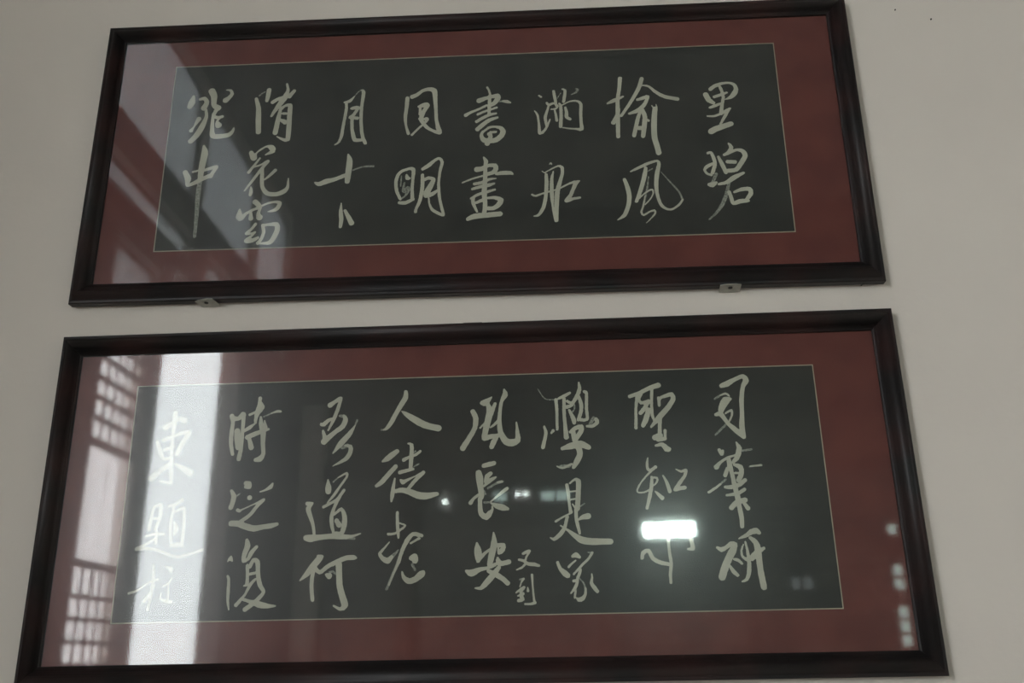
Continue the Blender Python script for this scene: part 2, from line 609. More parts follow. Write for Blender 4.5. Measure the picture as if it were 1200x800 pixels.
def framed_calligraphy(x, z, roll, label, chars):
    e = empty('framed_calligraphy', (x, 0.0, z))
    e.rotation_euler = (0, -roll, 0)
    tag(e, label, 'picture')
    for s in ('top', 'bottom', 'left', 'right'):
        rail(e, s)
    bobj('backing_board', (-FW / 2 + 0.028, FW / 2 - 0.028, -0.0135, -0.0095, 0.028, FH - 0.028), M_BACK, e)
    bm = bmesh.new()
    ix, iz0, iz1 = PX + 0.002, PZ0 - 0.002, PZ1 + 0.002
    X, Z0, Z1 = FW / 2 - 0.032, 0.032, FH - 0.032
    y0, y1 = -0.0176, -0.0135
    box(bm, -X, X, y0, y1, Z0, iz0)
    box(bm, -X, X, y0, y1, iz1, Z1)
    box(bm, -X, -ix, y0, y1, iz0, iz1)
    box(bm, ix, X, y0, y1, iz0, iz1)
    obj('mat_board', bm, M_MAT, e)
    bm = bmesh.new()
    ring(bm, -PX, PX, PZ0, PZ1, 0.0017, -0.0182, -0.0140)
    obj('border_line', bm, M_FILLET, e)
    paper = bobj('rubbing_paper', (-PX - 0.001, PX + 0.001, PAPER_Y, -0.0135, PZ0 - 0.001, PZ1 + 0.001), M_PAPER, e)
    for c in chars:
        character(paper, c)
    bobj('glass_pane', (-FW / 2 + 0.034, FW / 2 - 0.034, -0.0218, -0.0198, 0.034, FH - 0.034), M_GLASS, e)
    # small hanger plate on the top edge
    bobj('hanger_plate', (HANG[0] - 0.018, HANG[0] + 0.018, -0.0200, -0.006, FH - 0.001, FH + 0.002), M_IRON, e)
    return e


# brush strokes of every character: (dry brush?, [(x, z, width), ...]) in millimetres from the middle of the sheet
UPPER = [
    [(0, [(-596.3, 147.1, 6), (-598.6, 132.3, 15), (-602.1, 121.9, 11.9)]),
     (0, [(-581.5, 139, 6), (-571.5, 140.7, 9), (-565.8, 130.9, 10), (-571, 117.4, 12.9)]),
     (0, [(-557.3, 158.1, 15), (-551.4, 145.1, 14), (-549.8, 123.8, 10.9), (-540.3, 116, 13.9)]),
     (0, [(-525.8, 159.9, 2.4), (-516.3, 158.4, 6), (-512.7, 149.7, 7.6), (-518.4, 140.4, 9), (-525.3, 134.4, 12.9)]),
     (0, [(-565.9, 111.9, 5.9), (-563.6, 95, 7.9), (-571, 70.4, 12.8), (-580.9, 50.1, 12.7), (-591.5, 37.2, 11.7)]),
     (0, [(-579.5, 90.5, 10.9), (-588.6, 71.1, 3.9), (-593.3, 63, 9.4)]),
     (0, [(-544.3, 108.9, 8.9), (-548.6, 96.5, 7.9), (-537.1, 91.8, 7.9), (-529.1, 94.6, 6.9)]),
     (0, [(-531.8, 93.7, 5.9), (-539.1, 83.6, 4.9), (-535.5, 74, 14.7)]),
     (0, [(-549.2, 92.3, 6.9), (-548.7, 73.6, 8.2), (-545, 48.6, 11.7), (-525.6, 46.8, 10.7), (-509.4, 50.2, 9.7), (-502.9, 59.2, 6.8), (-501.6, 65.4, 3.9)])],
    [(0, [(-561.8, 23.9, 5.7), (-558.4, 7.2, 14.4), (-561.4, -25.5, 13.1), (-562.3, -54.7, 11.1)]),
     (1, [(-562.3, -54.7, 9.3), (-563.1, -96.4, 9.8), (-561.5, -140.8, 8.5), (-560.8, -184.5, 6.6)]),
     (0, [(-595.6, -36.5, 10.6), (-588.1, -52.1, 13), (-587.4, -67.3, 6.8), (-571.1, -60.8, 9.3), (-554.4, -51.8, 9.3), (-540.3, -45.8, 10.5)]),
     (0, [(-579.4, -36.2, 5), (-562.2, -32, 4.4)]),
     (0, [(-557.6, -33.8, 5.6), (-541.9, -28.9, 7.5), (-530.4, -26.1, 8.1), (-537.8, -41.1, 8.1), (-540.1, -47.5, 9.3)])],
    [(0, [(-458.6, 134.6, 7.5), (-452.1, 111.1, 10.3), (-450.3, 83.9, 11.8), (-447.9, 53.8, 11.3)]),
     (1, [(-452.8, 142.8, 4), (-445.8, 148.9, 3.2), (-440.5, 151.8, 2.4)]),
     (0, [(-432.4, 155.7, 10), (-434, 139.8, 9.1), (-435.4, 129.3, 7.1)]),
     (0, [(-394.4, 168.9, 4.4), (-391.5, 152.8, 7.2), (-396.8, 136.1, 12.3), (-406.7, 119.7, 11.8), (-416.5, 103.3, 8.3), (-422.6, 91.1, 5.5)]),
     (0, [(-377.5, 151.1, 7.5), (-387.7, 137.8, 9.9)]),
     (0, [(-422.7, 124.6, 8.3), (-413.1, 131.5, 7.9), (-400.5, 136.2, 7.9)]),
     (0, [(-404.1, 109.1, 5.9), (-407.7, 82.1, 10.2), (-411.7, 50.2, 10.9)]),
     (0, [(-402.2, 109, 7.9), (-395.3, 115, 5.9), (-384.3, 115.5, 9.8), (-383.9, 95.6, 10.2), (-383.3, 60.4, 10.7), (-384.2, 33.7, 10), (-393.2, 33.1, 6.8), (-407.4, 40.8, 2.3)]),
     (0, [(-398.6, 96.3, 5.9), (-390.3, 95.9, 5.9)]),
     (0, [(-402.1, 80.8, 6.3), (-392.5, 75.2, 11.7)])],
    [(0, [(-459.1, 4.2, 9.6), (-452.6, -8.2, 13.4), (-448.9, 1.8, 4.2), (-438.8, 11.5, 4.2), (-426.6, 18.1, 5), (-416.4, 14.7, 12.5), (-414, 6.5, 10.6), (-428.7, -2, 2.7)]),
     (0, [(-439.8, -9.7, 4.6), (-449.5, -24.4, 5.3), (-460.7, -41.9, 6.8)]),
     (0, [(-449.1, -29.4, 3.4), (-435.9, -24.9, 4.6), (-422.1, -17.4, 7.6)]),
     (0, [(-423.8, -19.4, 7.6), (-438.3, -40.8, 6.5), (-454.2, -66, 5.7), (-466.1, -84.3, 3)]),
     (0, [(-453.4, -76, 3.4), (-452.2, -85.8, 7.5), (-453.3, -94.6, 6.4)]),
     (0, [(-432.6, -33.1, 6.8), (-431.8, -55, 8.3), (-429.2, -76.9, 8.3), (-418.2, -92, 9.7), (-398.5, -94.7, 9.7), (-382.9, -88.5, 10.5), (-376.4, -78.9, 6.8), (-376, -59.1, 2.6)]),
     (0, [(-405.2, -39.1, 7.6), (-417.6, -52.6, 5.7), (-426, -60.2, 3.4)])],
    [(0, [(-472.3, -127.1, 4.1), (-471.7, -143.6, 14.8), (-467.1, -146.6, 10.2), (-459, -137.3, 6.7), (-447.2, -129.9, 5.9), (-430.1, -122.8, 6.7)]),
     (0, [(-441.7, -110.7, 11.2), (-433, -118.8, 10.2), (-429.8, -125.7, 6.7), (-432.8, -137.2, 7.4), (-430, -146, 13.9)]),
     (0, [(-448.7, -132.8, 4.5), (-447.5, -148.3, 9.6)]),
     (0, [(-426.7, -120, 4.8), (-411.2, -113.8, 4.5), (-397.2, -112.4, 6.3), (-389.9, -115.5, 7.8), (-394.3, -127, 8.9), (-402.8, -132.1, 6.3), (-413.3, -133.7, 2.2)]),
     (0, [(-436.7, -161.1, 6.3), (-445.4, -173.3, 6.2), (-453.5, -181.6, 7.3), (-443, -181.9, 4.4), (-436.2, -179.3, 4.4), (-444.2, -188.6, 5.5), (-452.2, -197.8, 10.6), (-440, -197.2, 9.1), (-429.9, -191.9, 6.2)]),
     (0, [(-421.5, -164.6, 7.4), (-418.6, -179.9, 7), (-422.6, -195, 6.9), (-428.9, -204.2, 7.3)]),
     (0, [(-421.5, -164.6, 6.3), (-409.3, -163.1, 6.6), (-393.4, -163.6, 10.1), (-390.8, -175.2, 10.6), (-396.6, -192.1, 10.6), (-404.5, -203.2, 9.1), (-416.6, -204.6, 5.5), (-427.2, -204.3, 4.4)])],
    [(0, [(-267.1, 117.7, 4.7), (-256.2, 120.4, 7.1), (-246.7, 131.5, 2.4)]),
     (1, [(-246.7, 131.5, 2), (-238.9, 142.8, 2.4), (-231.8, 146.7, 3.6)]),
     (0, [(-263.3, 115.4, 5.9), (-262.9, 98.7, 6.6), (-267.2, 63.7, 6.6), (-270.3, 35.1, 6.9), (-275.9, 21.1, 4.6), (-282.8, 16.3, 3.4)]),
     (0, [(-231.8, 146.7, 3.6), (-227.5, 141.2, 7.9), (-229.5, 116.1, 7), (-230.6, 97.3, 7), (-229.9, 68.3, 7), (-227.3, 43.6, 7.3), (-224, 29.1, 7.7), (-219.1, 17.8, 7.6)]),
     (0, [(-250.8, 102.4, 7), (-240.9, 104, 8.6), (-235.3, 102.7, 7)]),
     (0, [(-238.9, 99.8, 7), (-247.3, 85.6, 7), (-253.5, 80.7, 7.8), (-237.9, 77.9, 7.4)]),
     (0, [(-249.6, 75.3, 7), (-248.5, 52.6, 6.9), (-245.1, 36.1, 8.5), (-241, 25.8, 8.8), (-226.6, 25.2, 6.9)])],
    [(0, [(-253.5, -8.6, 4.3), (-249.9, -23.8, 12.3), (-251.5, -51.1, 12.7), (-252.8, -70.8, 10.3)]),
     (0, [(-319.1, -71.2, 4.7), (-311.3, -74.7, 9.4), (-296.1, -69.1, 11.7), (-278.6, -64.9, 8.9), (-259, -57, 8.9)]),
     (1, [(-242.9, -45.2, 3.3), (-230.9, -40.7, 3.3), (-217.7, -37.5, 4.2), (-199.9, -37.5, 4.7)])],
    [(0, [(-262.5, -120.5, 2.3), (-262.6, -141, 8.3), (-260.6, -157.8, 8.7), (-262, -173.3, 6.8)]),
     (0, [(-254, -137.7, 6.4), (-245.5, -153.6, 9.2), (-239.5, -165.7, 11)])],
    [(0, [(-133.2, 122.3, 8.6), (-134.4, 99.4, 8.2), (-136.4, 74.6, 7.3), (-134.1, 54, 5), (-129.1, 36.4, 6.9)]),
     (0, [(-123.3, 125, 9.8), (-112.5, 129.7, 8.6), (-101.7, 138.7, 7.4), (-87.3, 142.3, 9), (-76.2, 137.6, 11.3), (-74.1, 119.6, 9.3), (-72.2, 92.5, 7.4), (-70.5, 67.7, 6.9), (-66.6, 47, 9.6), (-63.7, 36.7, 10.3), (-76.3, 40.3, 6.5), (-90.8, 50.1, 7.7), (-100.1, 62.8, 8.1), (-105.7, 71.2, 6.6)]),
     (0, [(-108.1, 100.3, 5.8), (-95.6, 103.9, 11.7), (-90.1, 102.6, 9.7), (-97.1, 89.4, 8.9), (-102.2, 75.2, 9.6), (-100.2, 68.9, 5.4), (-92.2, 70.7, 6.5), (-90.3, 68.5, 7.7), (-94.7, 60.5, 5), (-107, 48.7, 4.6), (-121.8, 33, 5)]),
     (0, [(-105.5, 101.2, 5.8), (-105, 81.5, 7)])],
    [(0, [(-124.2, -46.1, 5.6), (-140, -51.5, 6.4), (-148.5, -62, 7.1), (-151.6, -77.6, 7.1), (-149.2, -97.2, 7), (-141.7, -115, 6.3)]),
     (0, [(-124.2, -46.1, 6.4), (-116.2, -48.4, 8.2), (-116.9, -71.1, 6.3), (-117.7, -94.5, 6.7), (-116.9, -114, 7.7)]),
     (0, [(-143.2, -123.6, 6.6), (-130.9, -124.1, 8.1), (-115.4, -116.9, 7)]),
     (1, [(-140.6, -62.3, 2.6), (-141.1, -76, 3.3), (-141.7, -85.8, 2.6)]),
     (0, [(-130, -60.7, 4.5), (-128.1, -67.7, 9.3), (-123.6, -68.8, 4.8)]),
     (1, [(-134, -78.3, 3.7), (-136.2, -93.8, 5.6), (-133.4, -97.8, 9.2), (-126.5, -92.2, 11.1), (-129.7, -105.7, 4.8), (-138.2, -114.1, 3.7)]),
     (0, [(-96.8, -48.2, 6.7), (-85.5, -40.7, 8.6), (-71.6, -28.4, 6.4), (-62.8, -24.7, 5.6), (-57, -33.9, 6.7), (-60.6, -51.6, 6), (-63.4, -77, 5.6), (-63, -98.5, 6.3), (-60.4, -119.9, 5.9), (-55.7, -141.2, 6.2), (-52.9, -154.7, 5.5), (-66, -148.5, 6.6), (-76.6, -140.5, 6.2), (-82, -126.8, 4), (-83.1, -115.2, 3.7)]),
     (0, [(-97.4, -62, 6.7), (-96.7, -77.7, 7.8), (-97.5, -97.2, 8.1), (-101.4, -120.3, 7.3), (-107.9, -137.4, 6.2), (-109.8, -145, 6.6)]),
     (0, [(-93.6, -73.9, 6.3), (-84.9, -69.4, 7.4), (-74.3, -72.7, 8.2), (-79.3, -86.2, 11.1), (-86.1, -99.6, 12.9), (-88.5, -109.2, 11), (-77.2, -106.7, 9.2), (-65.1, -98.4, 5.2)])],
    [(0, [(36.2, 140.9, 4.7), (39.8, 133.4, 4.7), (42.5, 122.8, 4.3)]),
     (0, [(19.1, 109.3, 11.6), (30.8, 113.9, 8.9), (43.4, 117.5, 7.8), (57.8, 119, 11.6), (57.8, 111.7, 11.6), (50.5, 101.6, 9.6), (39.7, 95.9, 8.9)]),
     (1, [(59.5, 105.4, 3.5), (70.3, 106, 3.9)]),
     (0, [(69.4, 106, 5), (77.5, 104.6, 7.7), (84.6, 101.8, 4.2)]),
     (0, [(-8.7, 75.3, 8.5), (0.3, 81.1, 6.2), (18.2, 88.6, 5.4), (34.4, 97.2, 5)]),
     (0, [(41.6, 120.8, 7), (40.6, 97.9, 6.9), (39.7, 73.2, 6.9)]),
     (0, [(16.4, 76.3, 5.8), (29, 81.9, 5), (55.9, 91.1, 5)]),
     (0, [(13.8, 58.9, 6.9), (27.2, 67.6, 6.9), (43.3, 75.1, 6.9), (54, 76.7, 5)]),
     (0, [(15.6, 40.5, 9.5), (27.2, 51.2, 9.5), (39.7, 60.9, 8.4), (57.6, 67.3, 5)]),
     (0, [(29, 34.9, 4.9), (39.7, 43.6, 5.7), (52.1, 45.1, 5.3), (64.6, 41.5, 8.7), (69, 33.2, 11.4), (65.4, 23.2, 11.3), (53.8, 13.6, 11.3), (39.6, 12.2, 11.3), (29, 14.6, 11.3), (23.7, 25, 7.6), (27.2, 34.9, 5.7)]),
     (0, [(40.5, 28.3, 9.5), (43.2, 22.1, 8.7), (36.1, 6.3, 11.3)]),
     (0, [(43.2, 32.2, 5.7), (53.9, 32.8, 5.7)])],
    [(0, [(28.7, -26.4, 3.7), (33.4, -35.5, 9), (32.2, -45.4, 7.4), (31.7, -76.8, 9.2), (29.9, -105.9, 10.6), (31.7, -134.8, 9.1), (29.9, -152, 9.1)]),
     (0, [(15, -53.6, 11.9), (25.5, -52, 10.4), (37.8, -45.6, 7.4), (51.8, -46.1, 9.3), (53.6, -54.1, 10.4), (48.3, -61.7, 9.3), (34.3, -65.1, 7.4)]),
     (0, [(55.3, -65, 7.4), (69.2, -63.5, 9.3), (83.2, -64.1, 8.1), (88.4, -67.2, 3.3)]),
     (0, [(-14.6, -82.8, 3), (2.8, -75.7, 4.1), (23.8, -69.6, 4.1), (41.3, -65.4, 5.6)]),
     (0, [(9.9, -86.7, 6.6), (23.8, -84.3, 7), (41.3, -77.1, 5.5), (53.5, -75.7, 3)]),
     (0, [(5.6, -98.2, 5.5), (20.3, -93.9, 7.4), (37.8, -90.7, 8.1), (50, -87.2, 4.8)]),
     (0, [(3, -119.4, 4.8), (16.9, -111.2, 6.2), (34.3, -106.1, 6.6), (51.6, -100.9, 4.8)]),
     (0, [(7.4, -118.6, 7.3), (7.4, -130.1, 7.3), (15.3, -149.5, 4.4)]),
     (0, [(13.5, -129.4, 6.2), (25.6, -124.1, 7.3)]),
     (0, [(37.7, -119.7, 5.5), (51.6, -119.2, 7.3), (63.7, -125.5, 10.9), (58.4, -135.8, 10.9), (48.1, -143.1, 8.3), (37.7, -142.7, 9.1)]),
     (0, [(-2.8, -165.1, 8.3), (10.1, -159.8, 11.9), (34.2, -157.9, 11.2), (61.8, -156, 10.8)])],
    [(0, [(144.9, 116.1, 3.5), (149.3, 112.8, 4.6)]),
     (0, [(161.2, 97.8, 4.6), (165, 92.5, 5.7), (174, 97.2, 3.5)]),
     (0, [(135.3, 79.3, 2.7), (141.4, 68.8, 4.6), (143.7, 48.3, 4.9), (145.5, 25.9, 7.5), (154.8, 31.6, 5.3), (160.4, 41.5, 4.9), (166.9, 57.5, 3.4)]),
     (0, [(164, 88.4, 4.6), (160.2, 74.2, 5.7), (157.2, 62, 6.8), (159.5, 41.6, 4.5)]),
     (0, [(176.1, 125.2, 5.8), (177.9, 110.5, 6.5), (181, 89.7, 5)]),
     (1, [(183.2, 108.2, 2.3), (190.7, 120.3, 1.9)]),
     (0, [(194.5, 129.6, 3.5), (199.8, 126.2, 6.2), (198.5, 111.7, 6.5), (196.4, 99.3, 6.5)]),
     (0, [(170.1, 81.9, 3.4), (179, 82.6, 4.6), (184.5, 89.5, 3.4), (175.8, 96.1, 4.2), (166.8, 91.4, 3.8)]),
     (0, [(177.2, 79.6, 3.8), (179.5, 67.2, 5.3), (181, 54.9, 6.1)]),
     (0, [(187.3, 94.6, 4.6), (189.9, 89.3, 6.5), (190.2, 66.7, 6.8), (188.6, 40.3, 7.6)]),
     (0, [(193.5, 91.2, 2.7), (208, 98.8, 3.4), (222.2, 99.9, 4.6), (231.8, 92.6, 6.5), (231, 69, 6.5), (231.2, 48.7, 6.4), (231.6, 32.4, 8.3), (220.2, 32.9, 4.5), (206.1, 34.5, 3.4), (192.9, 37.1, 2.6)]),
     (0, [(199.6, 84.8, 5), (201.6, 74.4, 6.9), (201.6, 62.1, 7.6), (208.5, 56.7, 6.4)]),
     (1, [(223.2, 129.3, 3.9), (226.7, 127.1, 5), (222.9, 121, 4.6), (212.9, 115.6, 2.3)])],
    [(0, [(163.3, -47.6, 1.5), (166.4, -45.1, 4.4), (168.5, -48.8, 1.5)]),
     (0, [(148, -62.7, 2.2), (153.7, -66.8, 2.6)]),
     (0, [(154.6, -65.9, 2.6), (168.7, -57.6, 3), (181, -52.2, 4.1), (188.7, -55.4, 6.6), (189.2, -69.2, 6.6), (184.5, -86.5, 7.7), (178.7, -107.6, 9.5), (176.4, -130.6, 9.4), (174.6, -157.2, 9.4), (174.5, -174.2, 8.2)]),
     (0, [(156.2, -70.8, 6.3), (156.7, -89.4, 8.1), (154.9, -116.4, 7.6), (150.5, -141.1, 7.6), (143.3, -156.1, 6.8), (137.2, -162.5, 5.4), (129.5, -163.5, 1.8)]),
     (0, [(171.2, -63.6, 2.2), (167.9, -78.1, 6.2), (166.8, -101.4, 8), (167.2, -122.6, 8), (167.7, -137.9, 4.3), (169, -157, 3.2), (172.8, -176, 4.3)]),
     (0, [(126.8, -115.3, 4.4), (133.7, -118.4, 4.7), (146.7, -114.1, 4), (164, -109, 3.6), (181.4, -103.9, 3.6), (198.9, -94.8, 3.7), (212.9, -89.6, 6.2)]),
     (0, [(223.3, -88, 3.3), (216.3, -91.6, 9.1), (210.7, -105, 7.6), (203.3, -122, 8), (196.2, -131.3, 9), (208.3, -127.9, 6.2), (222.9, -125.6, 4.7)])],
    [(0, [(316.1, 150.4, 8.7), (313.4, 125.7, 7.7), (308.8, 97.5, 8.1), (307.3, 54, 9), (306, 11.2, 7.9)]),
     (0, [(287.4, 90.7, 3.8), (299.9, 96.6, 8.6), (320.3, 106, 4.3)]),
     (0, [(297.6, 44.3, 9.4), (306, 59.2, 9.5), (311.2, 76.8, 4.3)]),
     (0, [(361.3, 147.1, 8.7), (353.4, 123.9, 8.6), (335.1, 91.2, 7.1), (314.8, 60.1, 6.1)]),
     (0, [(362.6, 131.3, 3.8), (374.7, 128.2, 4.8), (389.4, 113.3, 7.2), (406.4, 102.2, 8.1), (432.4, 95.1, 8.5)]),
     (0, [(349.7, 97, 5.7), (364.4, 101.5, 8.1), (372.2, 103.7, 6.2), (363.4, 84.8, 8.1), (349.5, 71.3, 9.5), (331.5, 64.4, 5.2)]),
     (0, [(354.9, 69.8, 6.1), (348.5, 52.3, 8), (338.8, 12.4, 8.4)]),
     (0, [(358.4, 72.2, 8.5), (363, 56.7, 9.4), (360.7, 34.1, 10.3), (357.2, 10.3, 8.9)]),
     (0, [(348.4, 29.5, 9.4), (358.2, 29.1, 9.4)]),
     (0, [(365.9, 49, 6.1), (370.1, 46.3, 5.6)]),
     (0, [(378.7, 81.6, 2.4), (382.7, 75, 3.3), (388.3, 76, 3.3), (387.6, 83.7, 1.9)]),
     (0, [(384.8, 73.6, 10.4), (381.3, 43.3, 11.7), (380, 8.1, 11.6), (384.1, -14.4, 11.1), (386.4, -29.4, 11.5)])],
    [(0, [(314.3, -88.4, 7), (319.3, -105.9, 9), (322.1, -125.5, 9.3), (319.2, -146.8, 8.5), (310.5, -167.7, 8), (296.7, -177.8, 2.4)]),
     (0, [(327.8, -70.3, 3.3), (344.7, -62.2, 6.2), (364.5, -53.1, 6.2), (382.3, -48.3, 5), (385.3, -56.1, 7.4), (380.7, -75.6, 9), (377.5, -97.3, 8.6), (377.9, -123.2, 6.9), (384.1, -147, 6.4), (394.9, -157, 5.2), (406.2, -158, 4.4), (420.2, -148.3, 4.8), (427.5, -137.9, 4.4)]),
     (1, [(427.5, -137.9, 4), (422, -120.6, 4), (408, -100.6, 3.3), (388.5, -73.8, 1.6)]),
     (0, [(358.1, -63.8, 7), (355.4, -79, 9), (348.2, -104.8, 8.6), (341.4, -124, 7.7), (335.9, -137.8, 6.9)]),
     (1, [(361.6, -71.6, 2.1), (371.6, -65.4, 2.5)]),
     (1, [(362.8, -83.7, 2), (359.7, -105.3, 3.7), (353.5, -130.9, 3.6), (348.5, -152.1, 3.6)]),
     (0, [(336.9, -136.7, 2.8), (349.1, -124.3, 2.8), (361.1, -115.1, 3.7), (368.9, -113.2, 3.7), (370.3, -120.8, 3.2), (363.9, -133.4, 2.8), (352.7, -145.9, 2.8)]),
     (0, [(353.7, -126.6, 2.8), (347.6, -152.1, 3.6), (344.1, -162.6, 4.4), (348.5, -169.1, 4), (360.4, -162.1, 3.6), (370, -159.7, 4.4), (371.6, -165.7, 4), (363.4, -176, 2.8), (353.3, -186.2, 1.6)])],
    [(0, [(502.1, 115.7, 8.4), (510.6, 122.5, 8.4), (525.1, 128.1, 6.5), (539.4, 129.5, 5), (551.3, 124.8, 6.8), (554.6, 112.3, 9.5), (549.4, 102.2, 11.4), (541.7, 94.3, 7.6), (529.9, 89.7, 1.9)]),
     (0, [(491.5, 102.7, 11.4), (496.7, 90.2, 11.3), (505.7, 82.6, 7.5)]),
     (0, [(520.4, 124.2, 5.7), (524.7, 111.6, 6.8), (526.9, 95, 6.4), (522.8, 76.8, 7.2), (519.4, 56.6, 8.2)]),
     (0, [(508.6, 96.8, 6.4), (519.4, 100.5, 6.8), (534.8, 106, 4.9)]),
     (0, [(497.9, 71.7, 5.6), (510.5, 76.3, 6.4), (523.2, 81.9, 4.5)]),
     (0, [(491.1, 51.7, 3.7), (505, 51.1, 4.9), (519.4, 56.6, 5.6), (530.3, 62.2, 7.5), (538.6, 67.9, 4.9)]),
     (0, [(535.9, 66, 6.4), (525.7, 48.2, 6.7), (516.6, 32.5, 4.8)]),
     (0, [(496.1, 15.3, 13), (506.1, 20.9, 13), (524, 27.1, 11.9), (537.3, 31.6, 10.8)])],
    [(0, [(485.2, -34.6, 5.5), (491.7, -33.6, 6), (496.1, -46.1, 7.3), (497.6, -60.8, 7.7), (491.4, -79.9, 7.7)]),
     (0, [(493, -59.4, 5.9), (481.8, -65, 7.7), (476, -72.1, 5.4), (479.6, -80.7, 5), (488.9, -84.7, 5.4)]),
     (1, [(498.6, -82.6, 6.8), (489.7, -101.6, 5.9)]),
     (0, [(483, -106.1, 7.6), (489.3, -106.4, 11.2), (497.1, -101.9, 5.4)]),
     (0, [(528.8, -14.2, 4.1), (533.4, -23, 8.3), (527, -35, 8.2), (518.1, -39.6, 5.9)]),
     (0, [(524.7, -37.4, 6.9), (542.5, -29.5, 6), (555.1, -32.5, 9.1), (559.5, -43.7, 10), (548.2, -62.8, 10), (538.7, -74.5, 9.1), (523.6, -76.4, 9.1)]),
     (0, [(505.9, -44, 5.5), (512, -61.3, 8.6), (518, -79.8, 8.1)]),
     (0, [(523.2, -55.7, 7.7), (538, -57, 8.2)]),
     (0, [(502.1, -105.7, 5.8), (517.2, -102.6, 7.6), (532.9, -92.4, 10.4), (552.9, -82.3, 5.4)]),
     (1, [(522.5, -102.8, 5.8), (515, -128.8, 7.6), (504.7, -152.2, 7.6), (490.6, -170.5, 5.3), (477.1, -182.9, 3.1)]),
     (0, [(520.7, -124.3, 7.6), (523.9, -136.3, 7.6), (527, -149.4, 7.6), (541, -145.2, 9.8), (555.8, -144.6, 7.6)]),
     (0, [(531.2, -124.7, 4.9), (545.4, -119.3, 8.1), (561.3, -118.7, 8.9), (563.6, -128.3, 8.9), (553.9, -142.1, 7.6)])],
]
